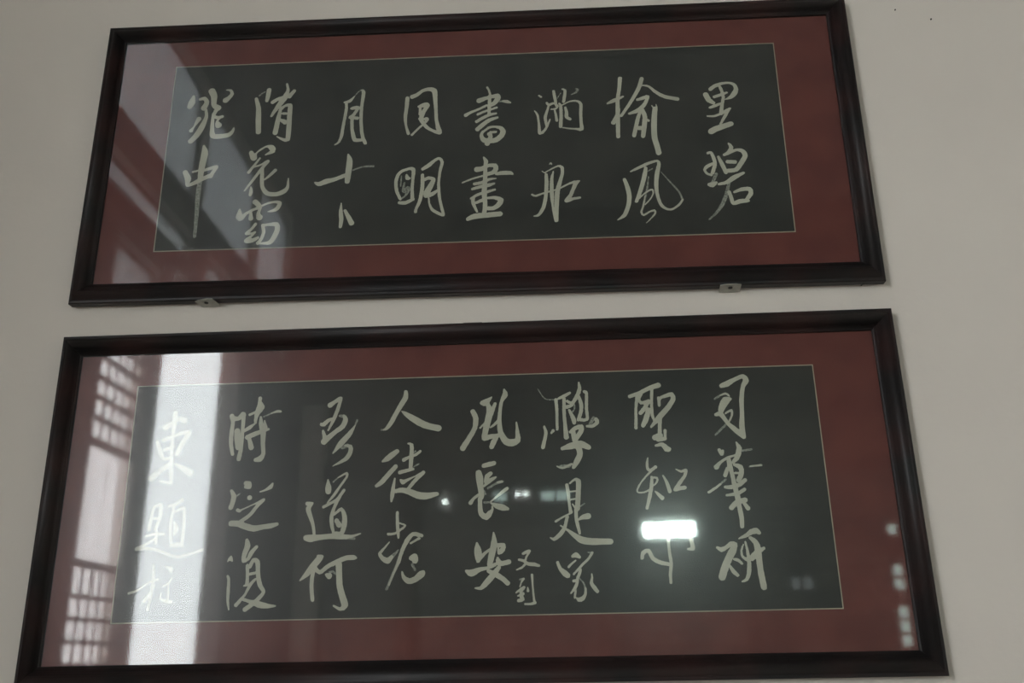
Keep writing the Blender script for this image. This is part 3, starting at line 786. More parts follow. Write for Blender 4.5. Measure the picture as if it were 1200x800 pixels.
LOWER = [
    [(0, [(-563.1, 166.6, 9.6), (-562.9, 144.7, 9.1), (-564.1, 126.1, 6.6), (-563.1, 95.3, 7.4), (-561.2, 66.8, 8.1), (-558.1, 36.6, 7.7)]),
     (0, [(-578.9, 140, 11.2), (-568.3, 146.9, 9.1), (-554.8, 155.9, 8.3), (-544.1, 152.4, 11.6)]),
     (0, [(-592.5, 112.5, 5.8), (-584.4, 93.8, 8.2), (-576.7, 79.4, 6.1), (-561.6, 81, 6.1)]),
     (0, [(-580.5, 115.2, 8.2), (-563.7, 121.9, 7.4), (-543.9, 128.5, 7.4), (-533.5, 127.2, 10.3), (-542.1, 111, 10.3), (-552.2, 88.8, 9.4)]),
     (0, [(-576.5, 96.7, 7.4), (-559.7, 102.3, 4.9)]),
     (1, [(-562.4, 68.9, 12.2), (-579.5, 57.2, 10.1), (-596.3, 43.7, 12.1)]),
     (0, [(-562.4, 68.9, 10.2), (-579.5, 57.2, 8.9), (-596.3, 43.7, 11.3)]),
     (0, [(-553.2, 68.6, 4.9), (-537.2, 60.1, 10.1), (-524.2, 51.7, 13.3)]),
     (0, [(-578.4, 37.2, 4), (-557.7, 32.6, 4.8)])],
    [(0, [(-585.6, -12.5, 5.4), (-588.7, -33.5, 6.4), (-590.4, -50.9, 7.1)]),
     (0, [(-585.8, -10.7, 4.7), (-573.5, -7.5, 7.9), (-572.2, -28.7, 7.1), (-577.8, -51.2, 6.4)]),
     (0, [(-587.1, -31.8, 4.6), (-578.2, -31.2, 4.6)]),
     (0, [(-594.4, -63, 3.5), (-578.7, -59.9, 5.3), (-562.6, -60.3, 5.3)]),
     (0, [(-575.7, -54.8, 5.3), (-575.2, -75.5, 6.3)]),
     (0, [(-576.2, -66.9, 4.6), (-589.4, -76.1, 4.9), (-609.7, -85.9, 7)]),
     (0, [(-609.7, -85.9, 6), (-586.6, -85.6, 5.6), (-566.5, -90.3, 5.2), (-546.2, -98.5, 4.9), (-529.9, -101.5, 5.2), (-509.1, -96.8, 4.5), (-488.5, -90.5, 5.2)]),
     (0, [(-557, -9.7, 4.6), (-544.7, -6.5, 7.2), (-533.8, 1.2, 6.5)]),
     (0, [(-547.8, -11.7, 5.4), (-550.9, -34.5, 6), (-550.4, -57.1, 6), (-546.7, -76.2, 6)]),
     (0, [(-545.1, -20.6, 4.6), (-529.6, -14, 6.1), (-526.6, -35.1, 6), (-526.2, -57.7, 6.7), (-526.5, -81.9, 6.3)]),
     (0, [(-545.1, -39, 4.6), (-540.2, -52.2, 10.6), (-542.9, -60.8, 6)]),
     (0, [(-547.9, -81.4, 4.2), (-533.8, -80, 8.8)])],
    [(0, [(-575.1, -115.5, 4), (-573.2, -139.5, 5.8), (-574.3, -166.3, 6.4), (-577.6, -192.7, 5.1)]),
     (0, [(-615.1, -163.9, 4.6), (-601.5, -159.8, 3.4), (-581.1, -146.8, 3.1), (-564.5, -140.5, 4)]),
     (0, [(-569.6, -151.5, 3.7), (-578.6, -169.1, 6.1), (-585.4, -177.9, 6.7)]),
     (0, [(-551.9, -119, 4), (-541.4, -122.2, 6.8), (-542.5, -126.7, 5.2)]),
     (0, [(-553.1, -152.6, 3.4), (-544.9, -149.1, 4), (-539.5, -140.3, 3.4)]),
     (0, [(-544, -150.6, 3.1), (-543.2, -165.4, 4), (-542.8, -177.3, 4.5)]),
     (0, [(-555.7, -165.2, 2.1), (-556.3, -174, 3), (-546.5, -178.7, 6.1), (-536.2, -180.3, 3.9)])],
    [(0, [(-453, 157.8, 9.3), (-450.2, 145.6, 7.4), (-451.3, 125.2, 7.8), (-450.6, 104.8, 7.7), (-446.2, 84.6, 6.2)]),
     (0, [(-449.9, 153, 11.2), (-439.7, 152.7, 7.4), (-431.9, 160, 11.2), (-430.6, 154.3, 8.2), (-430.3, 131.9, 6.7), (-430.2, 113.4, 6.6), (-431.3, 91.4, 8.1), (-433.6, 75.1, 8.4)]),
     (0, [(-440.6, 128.5, 11.1), (-438.5, 113.7, 12.9), (-436.3, 97.1, 10.3)]),
     (0, [(-400.9, 191, 7.5), (-401.3, 183.5, 6.7), (-398.8, 173.9, 15), (-403.6, 164.7, 11.6), (-406.5, 153.6, 7.4), (-406.8, 144.2, 5.2)]),
     (0, [(-419, 159.6, 4.8), (-409.1, 163.9, 4.8)]),
     (0, [(-426.8, 129, 6.3), (-418, 134.3, 7.4), (-408.4, 141.5, 3.7)]),
     (0, [(-397.4, 154.2, 4.5), (-395.5, 140.2, 9.3), (-390.8, 125.2, 10.3), (-389.8, 103, 8.1), (-387.8, 82.9, 8), (-393.6, 74, 10.9), (-401.6, 72.4, 7.3)]),
     (1, [(-391.9, 155, 2.2), (-377.6, 161.1, 3.4)]),
     (0, [(-377.6, 161.1, 2.6), (-366.7, 164.5, 4.8), (-360.3, 164.3, 4.8)]),
     (0, [(-420.3, 115.9, 9.2), (-404.3, 122.8, 9.2), (-381, 130.4, 4.8)]),
     (0, [(-389.5, 147.4, 2.6), (-386.8, 134.3, 7.4)]),
     (0, [(-416.4, 113, 7.4), (-411.6, 96.4, 10.3)])],
    [(0, [(-416.8, 29.2, 8), (-409.6, 29, 7), (-409.1, 21.8, 7), (-415.6, 22.8, 8)]),
     (0, [(-442.2, 15.6, 5.7), (-437.4, 6, 9.2), (-438.8, -6.5, 8.9), (-441.3, -15.1, 8.8)]),
     (1, [(-435.6, 2.8, 4.8), (-425.1, 11.2, 1.6)]),
     (0, [(-407.6, 2.1, 9.2)]),
     (0, [(-366.3, 27, 3.8), (-369.9, 20.8, 8), (-379.1, 15.5, 4.1), (-388.4, 12.6, 2.5)]),
     (0, [(-428.2, -20.1, 6.3), (-424.1, -21.7, 5.7), (-421.8, -20.2, 3.2), (-411.9, -15.8, 2.5), (-396.5, -9.2, 2.8), (-381.1, -1.8, 4.7)]),
     (0, [(-381, -2.5, 5.7), (-391.5, -12.4, 6.6), (-404.5, -29.2, 6.9), (-421, -41.2, 7.2)]),
     (0, [(-438.2, -43.9, 10.3), (-425.5, -45, 11.3), (-409.2, -50.8, 11.6), (-394.8, -54.2, 11.2), (-377.6, -51.6, 9), (-365.1, -50.3, 9.4), (-353.5, -47.5, 6.2)])],
    [(0, [(-439.2, -111.9, 2.8), (-433.7, -103.5, 3.5), (-431.3, -111.2, 3.5)]),
     (0, [(-434.7, -102.6, 1.7), (-436, -108.5, 6.2)]),
     (0, [(-437.1, -138, 4.5), (-434.9, -143.1, 5.1), (-434, -164.8, 6.1), (-433.5, -181.3, 4.7), (-430.7, -195.4, 3)]),
     (0, [(-406.8, -75.1, 6.3), (-404.7, -84.6, 10.4), (-409.4, -99.8, 9), (-410.2, -111.7, 6.9), (-402.6, -108.5, 6.2), (-396.4, -96.7, 8), (-388.3, -87.5, 5.9)]),
     (0, [(-402.6, -120.3, 5.9), (-401.4, -135.5, 5.8), (-401.1, -152.2, 6.5), (-406, -155.4, 3.1)]),
     (0, [(-398.1, -122.1, 6.9), (-391.9, -110.4, 6.9), (-384.6, -113.9, 8.6), (-382.7, -129.2, 7.6), (-380.9, -142.6, 8.5), (-376.4, -156.1, 8.2), (-369.7, -166.2, 6.1), (-375.1, -174.3, 7.4), (-386.5, -185.6, 7.4), (-401.2, -196, 8.4)]),
     (0, [(-398.8, -135.5, 5.1), (-386.8, -133.3, 5.1)]),
     (0, [(-386, -144.2, 4.4), (-394.1, -152.3, 6.1), (-403.2, -170.4, 4.4), (-409.5, -178.5, 6.1), (-418.2, -188.3, 6.8)]),
     (0, [(-409.5, -177.7, 5.1), (-395.4, -182.1, 6.1), (-375.9, -188.3, 11.1), (-361.9, -191, 8.4), (-347.2, -191.3, 3)])],
    [(0, [(-265.4, 173.5, 10), (-256.5, 179.8, 7.4), (-247.6, 185.1, 8.2), (-245.7, 184.1, 6.3), (-250.4, 165.5, 7), (-256.9, 147, 7), (-266.9, 125.1, 3.7)]),
     (0, [(-280.2, 136.6, 6.6), (-275.6, 136.5, 8.1), (-267.7, 143.7, 7.4), (-257.9, 148, 4.4)]),
     (1, [(-246.2, 152.3, 4.4), (-240.6, 151.2, 6.3)]),
     (0, [(-238.8, 152.1, 5.5), (-234.9, 144.5, 9.2), (-239.8, 131.7, 9.9), (-253.9, 121, 8.8), (-266.2, 110.4, 10.2), (-274, 103.3, 11.7)]),
     (0, [(-276.8, 123.6, 4.8), (-272.5, 110.6, 9.1)]),
     (1, [(-213, 142.9, 4.4), (-215.4, 135.6, 3.7)]),
     (0, [(-216.2, 132.8, 2.6), (-226.5, 116.5, 9.1), (-242.1, 98.7, 10.9), (-255.8, 80.9, 2.5)]),
     (1, [(-239.1, 91.3, 6.5), (-229.3, 94.7, 7.3)]),
     (0, [(-232.9, 94.8, 4.4), (-223.8, 92.7, 7.3), (-223.4, 81.8, 8.3), (-231.9, 69.3, 7.9), (-255.6, 56.5, 1.4)])],
    [(0, [(-263.1, 31.5, 2.8), (-261.8, 16.7, 11.5), (-261.5, 9.8, 10.7)]),
     (1, [(-253, 27.3, 3.2), (-244.4, 35, 2.8)]),
     (0, [(-244.4, 35, 2.4), (-228.8, 42.5, 4.4), (-228.5, 35.5, 4.4), (-237.9, 21.9, 4.4), (-250.9, 2.6, 5.1), (-262.1, -10.7, 2.7)]),
     (0, [(-268.7, -18.4, 5.9), (-256.2, -11.9, 5.1), (-244.6, -5.3, 5.5), (-232.5, 11, 5.9)]),
     (0, [(-239, 0.4, 5.1), (-247.2, -15, 5.9), (-253.2, -34.2, 7), (-252.5, -49.7, 7), (-248.9, -65.1, 4.6)]),
     (0, [(-248.4, -32.4, 4.3), (-236, -23.1, 5.9), (-229.6, -36.8, 8.6), (-229.8, -54.1, 9.7), (-234.2, -67.3, 7.7), (-243.9, -67.1, 7.7)]),
     (0, [(-243.9, -44.1, 8.5), (-238.7, -51.9, 9.7)]),
     (0, [(-299.6, -11.7, 7.1), (-289.8, -11, 4.3), (-297.2, -20.5, 9), (-292.4, -35.2, 7.8), (-286.7, -50.7, 5.8), (-283.9, -68, 5.4)]),
     (0, [(-298.2, -73.4, 10.4), (-290.4, -74.5, 13.5), (-272.9, -73.1, 9.6), (-251.5, -71.7, 9.6), (-230, -73.2, 8.9), (-214.5, -72.6, 5), (-199.1, -68.2, 2.7)]),
     (1, [(-226, -75.1, 6.5), (-210.4, -76.5, 4.6)])],
    [(0, [(-274.3, -107.3, 6.7), (-268.1, -107.4, 6.7), (-274, -113.3, 11.6), (-284.2, -125, 11.6), (-294.4, -138.2, 9.1), (-305.4, -148.3, 2.7)]),
     (0, [(-280.3, -126.6, 6.7), (-283.4, -141.4, 7), (-284, -159.2, 6.9), (-281, -182, 6.9)]),
     (0, [(-279.6, -125.1, 5.5), (-270.6, -135, 7), (-256.4, -124.9, 7.6), (-238.3, -116.3, 8.8), (-223.1, -110.7, 8.5), (-210.7, -110.2, 8.8), (-206.1, -111.1, 4.6)]),
     (0, [(-236.5, -121.6, 11.5), (-235, -139.5, 10.9), (-233.4, -158.8, 11.1), (-228.1, -176.5, 11.4), (-222.8, -192.6, 11.9), (-230.2, -199, 5.9), (-242.6, -193, 3.3)]),
     (0, [(-258.9, -139, 3.9), (-253.4, -141.3, 11.5)]),
     (1, [(-252.9, -134.7, 3), (-246.8, -134.1, 3.9), (-240.4, -139.4, 3)])],
    [(0, [(-121.6, 194.7, 7.2), (-122.1, 183.7, 10.1), (-130.3, 169.4, 9.5), (-139.1, 153.7, 8.6), (-147.9, 136.7, 8.8), (-156.1, 125.5, 6.3), (-162.4, 122.8, 3.4)]),
     (1, [(-165.9, 122.6, 4)]),
     (0, [(-129.3, 157.7, 1.4), (-122.9, 153.2, 7.1), (-107.2, 142.6, 12), (-88.7, 131.3, 12.8), (-73.2, 125.8, 11.9), (-59.2, 122.5, 11.9)])],
    [(0, [(-135.7, 81.1, 8.3), (-145.4, 74.2, 10.8), (-154.2, 67.2, 10.1), (-162.2, 62.9, 4.3)]),
     (0, [(-137.8, 52.4, 8.2), (-149.9, 39.3, 8.9), (-163.7, 23.7, 8.9), (-172.5, 17.7, 6.4)]),
     (0, [(-115.4, 95, 3.3), (-109, 92.1, 6.5), (-108.7, 74, 7.9), (-110.1, 48.9, 7.1)]),
     (0, [(-122.8, 64.5, 7.2), (-113.1, 69.6, 5.4), (-100.7, 73.8, 5.4), (-92.7, 79.9, 5)]),
     (1, [(-104.3, 76.6, 1.8), (-101.7, 80.1, 3.6)]),
     (0, [(-129.5, 41.4, 7.1), (-116.2, 44.6, 6.4), (-105.6, 47, 5.4)]),
     (1, [(-103.9, 51.4, 2.5), (-95, 56.5, 3.2)]),
     (0, [(-139, 30.1, 3.2), (-141.3, 14.2, 6.4), (-142.8, 0.2, 7.8), (-144.3, -11.2, 3.9)]),
     (0, [(-128.3, 27.2, 3.6), (-123.8, 23.5, 8.9), (-119.4, 25.1, 6.4), (-101.8, 33.5, 2.5), (-85.9, 40.2, 6.4)]),
     (0, [(-87.7, 38.5, 7.1), (-99.9, 27.3, 7.1), (-113.8, 10.8, 6.4)]),
     (0, [(-136.7, 7.1, 7.1), (-124.4, 8.5, 9.5), (-110.2, 4.6, 10.9), (-94.2, -2, 13), (-80.1, -3.2, 12.3), (-60.7, -0.2, 7)])],
    [(0, [(-132.9, -32.5, 5.4), (-132.5, -48.8, 5.8), (-130.8, -66.1, 6.1), (-130, -77.5, 3.4)]),
     (0, [(-148.5, -70.4, 5), (-136.9, -69.7, 4.2), (-125.4, -62.4, 4.2), (-117.8, -55.9, 3.5), (-129.6, -50.8, 2.7)]),
     (0, [(-146.2, -84.6, 1.9), (-155.6, -95.7, 4.2), (-163.1, -105, 5.7), (-157.1, -113.5, 8.3), (-148.3, -117.5, 10.2), (-141.7, -111.1, 6.8)]),
     (1, [(-141.7, -111.1, 7.6), (-129.5, -99.2, 2.7)]),
     (0, [(-87.5, -74.7, 5.7), (-94.3, -72.6, 7.3), (-104, -71.5, 6.9), (-113.5, -81.6, 8.4), (-122.7, -100.3, 6.8), (-129, -120.7, 6.8)]),
     (1, [(-129, -120.7, 6.4), (-139.1, -142.7, 5.6), (-149, -166.5, 4.9)]),
     (0, [(-129, -120.7, 4.2), (-137.2, -139.1, 3.8), (-145.3, -159.2, 3.4)]),
     (0, [(-92.3, -79.3, 5), (-107.6, -87.5, 3.4)]),
     (0, [(-106.1, -113.8, 8.3), (-100.4, -112, 12.5), (-99.4, -117.7, 11.3)]),
     (1, [(-104, -125, 4.5), (-99.1, -134.4, 4.5)]),
     (0, [(-83.8, -138.4, 5.6), (-87.5, -142, 12), (-98.8, -151, 10.1), (-110.2, -153.5, 10.1), (-118.9, -146.9, 6.8), (-122, -137.6, 2.6)])],
    [(0, [(5.6, 152.5, 8.8), (10.9, 139.4, 10.2), (9, 121, 9.1), (-0.9, 103.1, 9.4), (-13.4, 83.5, 10.4)]),
     (0, [(64.8, 193.5, 3.7), (66.4, 183.1, 10.3), (59.9, 171.2, 6.6), (56.4, 150.9, 6.9), (54.9, 132.5, 8), (57.3, 110.4, 10.1), (66.8, 93.8, 12.6), (77.5, 90.8, 13.6), (88.2, 95, 10.8), (88.4, 107.7, 7.9), (86.7, 129.7, 2.5)]),
     (0, [(23.7, 168.6, 9.2), (30.1, 169.4, 12.8), (41, 179.3, 2.6)]),
     (0, [(33.7, 166.4, 7.3), (37.1, 151.5, 12), (33.4, 133.1, 12), (28.7, 113.1, 10.8), (26.8, 101.3, 10.1), (38.4, 103.7, 9), (51, 105.2, 7.9)]),
     (0, [(47.2, 166, 6.2), (38.9, 145.9, 9.1)]),
     (0, [(18.9, 120.7, 3.3), (29.8, 131.4, 4.7)]),
     (0, [(38.6, 121.1, 3.6), (47.7, 128.1, 5.4), (54.9, 136.2, 5.4)]),
     (0, [(51, 105.2, 7.2), (43.7, 92.7, 10.1), (40, 84.6, 9)])],
    [(0, [(25.3, 49.5, 7.9), (34.8, 51.6, 8.8), (44.2, 53.7, 7.9)]),
     (0, [(15.8, 36.3, 11), (17.3, 26.8, 13.2), (18.8, 11.1, 10.9), (21, -4.6, 9.3), (20.2, -9.2, 7.8)]),
     (0, [(37.8, 34.9, 6.9), (31.4, 29.5, 8.8), (28.2, 20.2, 6.3)]),
     (0, [(47.1, 27.5, 3.8), (36.1, 21.6, 7.8), (25, 11.7, 3.7)]),
     (1, [(59.5, 19.4, 4.4), (45.4, 15, 4.1), (32.8, 7.6, 4.1)]),
     (0, [(57.9, 19.4, 4.7), (50.1, 18.1, 3.7)]),
     (0, [(17.1, -2.9, 5.6), (6.2, -10.4, 5.3), (0.7, -18, 7.7)]),
     (1, [(25, 3.1, 3.1), (28, -3.2, 2.8)]),
     (0, [(67.8, 6.6, 5.3), (59.2, 0.6, 6.2), (48.2, -8.4, 3.7), (37.2, -16.6, 2.5)]),
     (1, [(26.4, -17.9, 4.6), (34.1, -18.1, 3.1)]),
     (0, [(37.2, -18.9, 2.5), (48, -24.6, 9.3), (58.8, -28, 11.4), (68, -30.5, 5.5)]),
     (0, [(17.9, -10.7, 7.8), (17.8, -24.6, 8), (20, -38.5, 9.2), (29.2, -44.1, 11.1), (35.5, -37.4, 9.2), (40.2, -31.3, 4.6), (39.5, -25.2, 2.8)])],
    [(0, [(11.6, -90.3, 3.8), (13.4, -103.5, 13.2), (14.3, -116.5, 11.3), (14.3, -123, 3.8), (22.9, -111.1, 5.7), (34.4, -102.1, 4.5)]),
     (0, [(42, -72.2, 2.7), (42.6, -91, 11), (38.2, -111.5, 11.3), (34.2, -128.1, 9.4)]),
     (0, [(49.8, -95, 7.6), (59.3, -95.2, 7.6), (57.3, -102.6, 9.4), (51.5, -108.1, 6.8), (49.8, -98.7, 3)]),
     (0, [(48.6, -117.3, 4.5), (50.4, -124.8, 10.5), (57, -126.8, 8.6), (68.4, -124.3, 8.6)]),
     (0, [(-7.6, -138.3, 4.5), (1.8, -142.2, 12.3), (17, -136.1, 7.5), (32.2, -133.6, 5.6), (43.7, -128.3, 6.7)]),
     (0, [(50.2, -134, 7.5), (41.6, -144.9, 10.4), (28.2, -159.3, 10.4), (18.7, -168.2, 6.7), (7.4, -168, 1.9)]),
     (0, [(32.2, -139.2, 6.7), (45.4, -145.9, 9.3), (56.6, -152.6, 8.6), (65.9, -161, 8.2)])],
    [(0, [(94.1, -110.6, 4.5), (100.2, -107.7, 5.4), (105.6, -106.4, 5.1), (100, -115.9, 3.6), (97.6, -123.3, 3.6)]),
     (0, [(86.3, -120.8, 3.6), (95.3, -123.2, 5.1), (102.8, -128.6, 6), (113.4, -129.5, 6.6), (121.6, -131.9, 4.5)]),
     (0, [(98.3, -127.7, 3.9), (92.1, -134.2, 3.9), (82.2, -138.4, 2.4)])],
    [(1, [(87.9, -155.4, 3.6), (94.7, -154.1, 3.9)]),
     (0, [(93.9, -154.1, 3.9), (90, -159.9, 2.7), (87.6, -167.1, 2.4)]),
     (0, [(80.7, -177.2, 2.9), (88.3, -172.2, 4.4), (94.4, -168.7, 5), (88.2, -177.3, 3.8)]),
     (0, [(83.6, -183, 2.9), (92.6, -179.6, 5.3), (88, -184.6, 3.8), (91, -187.5, 4.4)]),
     (0, [(84.9, -191, 5.9), (92.4, -189, 5.3), (88.9, -178.8, 4.4)]),
     (0, [(101.1, -168.9, 2.1), (101.4, -174.7, 5)]),
     (0, [(109.1, -147.9, 4.8), (109.6, -160.3, 3.3), (110.4, -176.3, 3.5), (111.8, -192.3, 4.1)]),
     (0, [(96, -197, 3.8), (105.7, -197.2, 4.1), (113.2, -195.2, 5.3)])],
    [(0, [(138.2, 119.2, 4.3), (141, 107, 6.2), (134.8, 80.6, 7.1)]),
     (0, [(150.9, 106.7, 3.3), (154.6, 111.4, 5.7)]),
     (1, [(128.3, 192.3, 2), (141, 173.2, 1.9), (158.9, 170.6, 1.9)]),
     (0, [(161.5, 170, 6.8), (162.6, 152.7, 5.8), (162.3, 130.6, 5.3), (162.2, 113.6, 4.8)]),
     (0, [(166.1, 172.4, 4.4), (177, 177, 6.3), (188, 182.8, 4.9)]),
     (0, [(176.9, 172, 6.3), (176, 147.4, 6.3), (177, 122.9, 6.7), (178.5, 98.6, 9.5)]),
     (0, [(205.6, 202.2, 3.4), (206.2, 188.5, 7.3), (198.4, 171.3, 7.3), (190.9, 162.9, 5.8), (182.6, 166.9, 5.3)]),
     (0, [(181.5, 155.8, 7.3), (190.7, 159.2, 5.8), (195.9, 168.9, 5.3)]),
     (0, [(204.5, 174.8, 5.8), (208.6, 158.6, 7.3), (206.8, 143.9, 6.8), (202, 130.6, 6.2)]),
     (0, [(185.6, 149.5, 4.4), (193.2, 132.1, 8.7), (194.1, 124.8, 6.2)]),
     (1, [(195.6, 161.5, 2.9), (195.7, 151.7, 2.9), (190.2, 144.5, 2.9)]),
     (0, [(215.6, 184.4, 6.3), (219.1, 180.6, 5.8), (217.9, 153.4, 5.8), (218.1, 131.3, 5.8), (206.2, 130.5, 6.2)]),
     (1, [(230.1, 133.4, 6.2), (222.3, 119, 6.2)]),
     (0, [(234.7, 130.8, 7.2), (236.8, 124.7, 7.2), (227, 117.7, 6.2), (217.5, 118, 4.3)]),
     (0, [(186.4, 108, 5.7), (196.1, 115, 8.1), (206.9, 117.1, 8.6), (205.3, 107.4, 8.6), (195.3, 93.3, 8.6), (196.1, 83.6, 9.5)]),
     (0, [(191.2, 110.3, 8.6), (192.9, 93.3, 8.6)]),
     (0, [(170, 77.2, 6.2), (185.4, 81.5, 11.9), (204.3, 84.6, 13.3), (218.2, 78.2, 9.5)]),
     (0, [(198.4, 83.6, 10.9), (202.4, 66.7, 10.4), (196, 52.6, 10.8), (189.8, 42.1, 6.6)]),
     (1, [(166.5, 44, 6.1), (181.7, 44.7, 6.6)]),
     (0, [(159.5, 44.7, 2.3), (169.9, 41.1, 4.2), (186.5, 48.2, 4.2)])],
    [(0, [(176.2, 10, 5.9), (178.2, -4.9, 6.3), (179.3, -22.2, 4.8), (181.3, -39.5, 6.9)]),
     (0, [(181.5, 12.5, 3.1), (190.5, 19.3, 4.2), (197.3, 16.5, 8.7), (196.6, -1.9, 9), (194.9, -20.9, 9), (193.6, -33, 9.6)]),
     (0, [(181.8, -2.3, 2.8), (191.4, -1.7, 3.1)]),
     (0, [(181.3, -17.1, 3.1), (190.8, -15.6, 3.1)]),
     (0, [(185.3, -25, 2.4), (190.2, -32.9, 4.1)]),
     (1, [(199.8, -28.8, 2.8), (206.9, -24.7, 2.8)]),
     (0, [(154, -55.1, 4.5), (165.4, -48.6, 3.4), (181.2, -41.2, 3.1)]),
     (0, [(190.9, -34.6, 5.9), (191.1, -51.8, 6.5), (193.2, -63.8, 6.1), (196.1, -77.4, 4.4)]),
     (0, [(195.4, -52.7, 3.4), (203.3, -48.7, 8.6), (212, -47.2, 11)]),
     (0, [(174.9, -47.9, 5.8), (170, -64.9, 6.1), (162.7, -76.6, 7.8), (150.4, -86.5, 6.1), (143.7, -83.8, 2.4)]),
     (0, [(162.4, -63, 2.7), (173.3, -70.1, 4.1), (186.6, -80.6, 8.5), (199.9, -89.3, 12.5), (216.8, -92.3, 11.8), (233.8, -92.7, 11.2), (250, -93.1, 10.1)])],
    [(0, [(155, -127.5, 5.4), (159.1, -138, 6.5), (167.1, -146.2, 10.4), (172.2, -150, 8.9)]),
     (0, [(181.8, -117.1, 5.4), (187.9, -115, 9), (193.8, -118.8, 5.4)]),
     (0, [(186.7, -124.6, 3), (178.2, -131, 3.9), (174.3, -135.3, 4.5)]),
     (1, [(209.2, -111, 2.1), (216.7, -111.9, 3.6)]),
     (0, [(216.7, -111.9, 4.8), (210.2, -121.4, 4.5), (197.7, -132.9, 4.2), (182.8, -148, 3.9)]),
     (0, [(194.4, -140.2, 5), (193.4, -146.1, 5.3), (189.3, -154.7, 5), (187.4, -164.9, 5.3), (182.6, -173.5, 5.3), (176.3, -180.6, 2.6)]),
     (0, [(182.4, -159.7, 5.3), (187.6, -159.1, 5.3)]),
     (1, [(185.7, -170.7, 3.5), (184.5, -182.2, 2.9)]),
     (0, [(184.7, -176.5, 3.5), (182.8, -188, 4.1)]),
     (1, [(192.3, -155.5, 2.1), (199.4, -163.7, 2.7), (202.3, -173.9, 3.8)]),
     (0, [(202.3, -172.5, 3.5), (201.6, -182.6, 5), (196.8, -189.7, 7.3), (190.1, -191.7, 7.3), (185.7, -188, 2.3)]),
     (0, [(214.3, -148.7, 2.7), (214.7, -155.3, 3.8), (212.8, -164, 5.9), (218.4, -172.8, 7.3), (222.6, -178, 6.4)])],
    [(0, [(299.6, 172.4, 6.9), (316.8, 178, 7.3), (335.2, 186.7, 8.1), (353.4, 192.3, 10.1)]),
     (0, [(313.5, 173, 7.3), (309.6, 150.5, 5.2), (308.4, 130.1, 5.6), (307.3, 112, 6)]),
     (0, [(320.7, 176.8, 6.1), (316.1, 166.7, 4.8), (319.6, 159.4, 6), (333.6, 162, 6.8)]),
     (0, [(333.6, 162, 7.2), (324.8, 148, 8), (317.4, 140, 7.2)]),
     (0, [(332.6, 145.7, 8.8), (326.5, 127.5, 10), (320.9, 116.6, 7.9)]),
     (0, [(341, 184.5, 6.1), (339, 159.8, 5.6), (338.8, 135.3, 5.6), (342, 125, 4.8)]),
     (0, [(352.7, 167.6, 6), (352.8, 153.2, 4.8), (354.6, 166.5, 5.2), (365.8, 171.3, 6.8), (376.9, 174, 8.1), (379.2, 164.7, 8.8), (368.2, 148.6, 9.6), (351.2, 130.8, 10), (335.4, 113.1, 4.4)]),
     (0, [(353.3, 132.8, 7.2), (351.3, 116.7, 6.7), (350.2, 100.6, 7.1)]),
     (0, [(360.2, 105.3, 5.9), (359.2, 90.3, 4.7)]),
     (0, [(340.9, 92.9, 10.6), (350.9, 96.6, 9.9), (346.4, 88.7, 7.9), (358.2, 90.4, 7.9)]),
     (0, [(341.8, 77.9, 4.7), (353.6, 79.5, 7.8), (360.8, 71.4, 11), (364.6, 70.3, 8.6)])],
    [(0, [(325.3, 55.1, 2.7), (323.3, 44.8, 4.9), (324, 35.2, 5.4), (328.5, 32.3, 4.9), (338.4, 38.2, 6)]),
     (0, [(332.7, 33.5, 4.6), (321.2, 22.9, 3.5), (309.6, 9.6, 3), (302.8, -2.4, 3), (304.5, -7.2, 3), (313.9, -7.4, 3.2), (324.9, -3, 3.2)]),
     (0, [(330.4, 19.9, 4.9), (328.7, 3.7, 6.5), (324, -16.4, 6.7), (318.1, -35.7, 5.3)]),
     (0, [(330.4, 19.3, 3.5), (339.7, 18.3, 3.8), (339.3, 11.5, 3.5), (333.5, 4.9, 2.7)]),
     (0, [(334.8, -5.9, 2.7), (340.4, -11.5, 5.9), (346.6, -18.4, 7.5)]),
     (0, [(350.8, 22.1, 3.2), (356.6, 9.7, 5.9), (360.8, -6.6, 7)]),
     (0, [(375.1, 33, 2.2), (383.5, 28.7, 4.6), (392.4, 30.5, 5.9), (389.7, 21, 5.7), (379.3, 7.7, 6.7), (370.4, -4.2, 5.9), (378.6, -1.7, 7.2), (388, -0.6, 7.2)])],
    [(0, [(354, -64.8, 5.6), (352.3, -89.1, 4.9), (352.6, -111.4, 5.2), (354.2, -133.5, 5.9), (351.6, -151.8, 5.5), (351.5, -166.3, 4.8)]),
     (0, [(304, -123.2, 5.6), (306.5, -114, 7.4), (316.1, -110.5, 6.7), (322.7, -123.6, 7.4), (335.3, -131.3, 7), (353.7, -135.4, 6.3)]),
     (0, [(391, -86.3, 5.6), (393.6, -101.2, 7.4), (394, -108.7, 7.4), (385.5, -109.4, 3.7)])],
    [(0, [(470.2, 187.4, 8), (480.3, 190.7, 10.9), (495.2, 198.6, 8), (511.7, 204.6, 8), (516.2, 196.1, 10.9), (509.9, 185.1, 7.9), (504.9, 161.2, 8.3), (503.2, 133.8, 7.8), (500.7, 108.5, 9.9), (502.1, 89.6, 8.4)]),
     (0, [(501.6, 90.5, 8.8), (489.6, 101.6, 9.9), (475.3, 116.5, 7.1), (464.5, 133.2, 8.9), (455.7, 132.6, 6.4)]),
     (1, [(456.5, 162.8, 4), (467.8, 169.8, 3.6)]),
     (0, [(465.9, 169, 2.9), (476.8, 172.3, 4), (482.6, 167.5, 3.2)]),
     (0, [(484.7, 161.9, 4.7), (475.6, 158.5, 14.4), (467.4, 145.9, 12.5), (464.8, 136.8, 8.9)]),
     (0, [(473.4, 134.7, 3.6), (484.4, 139.9, 4.3), (484.5, 130.8, 3.9), (479.1, 120, 3.2)]),
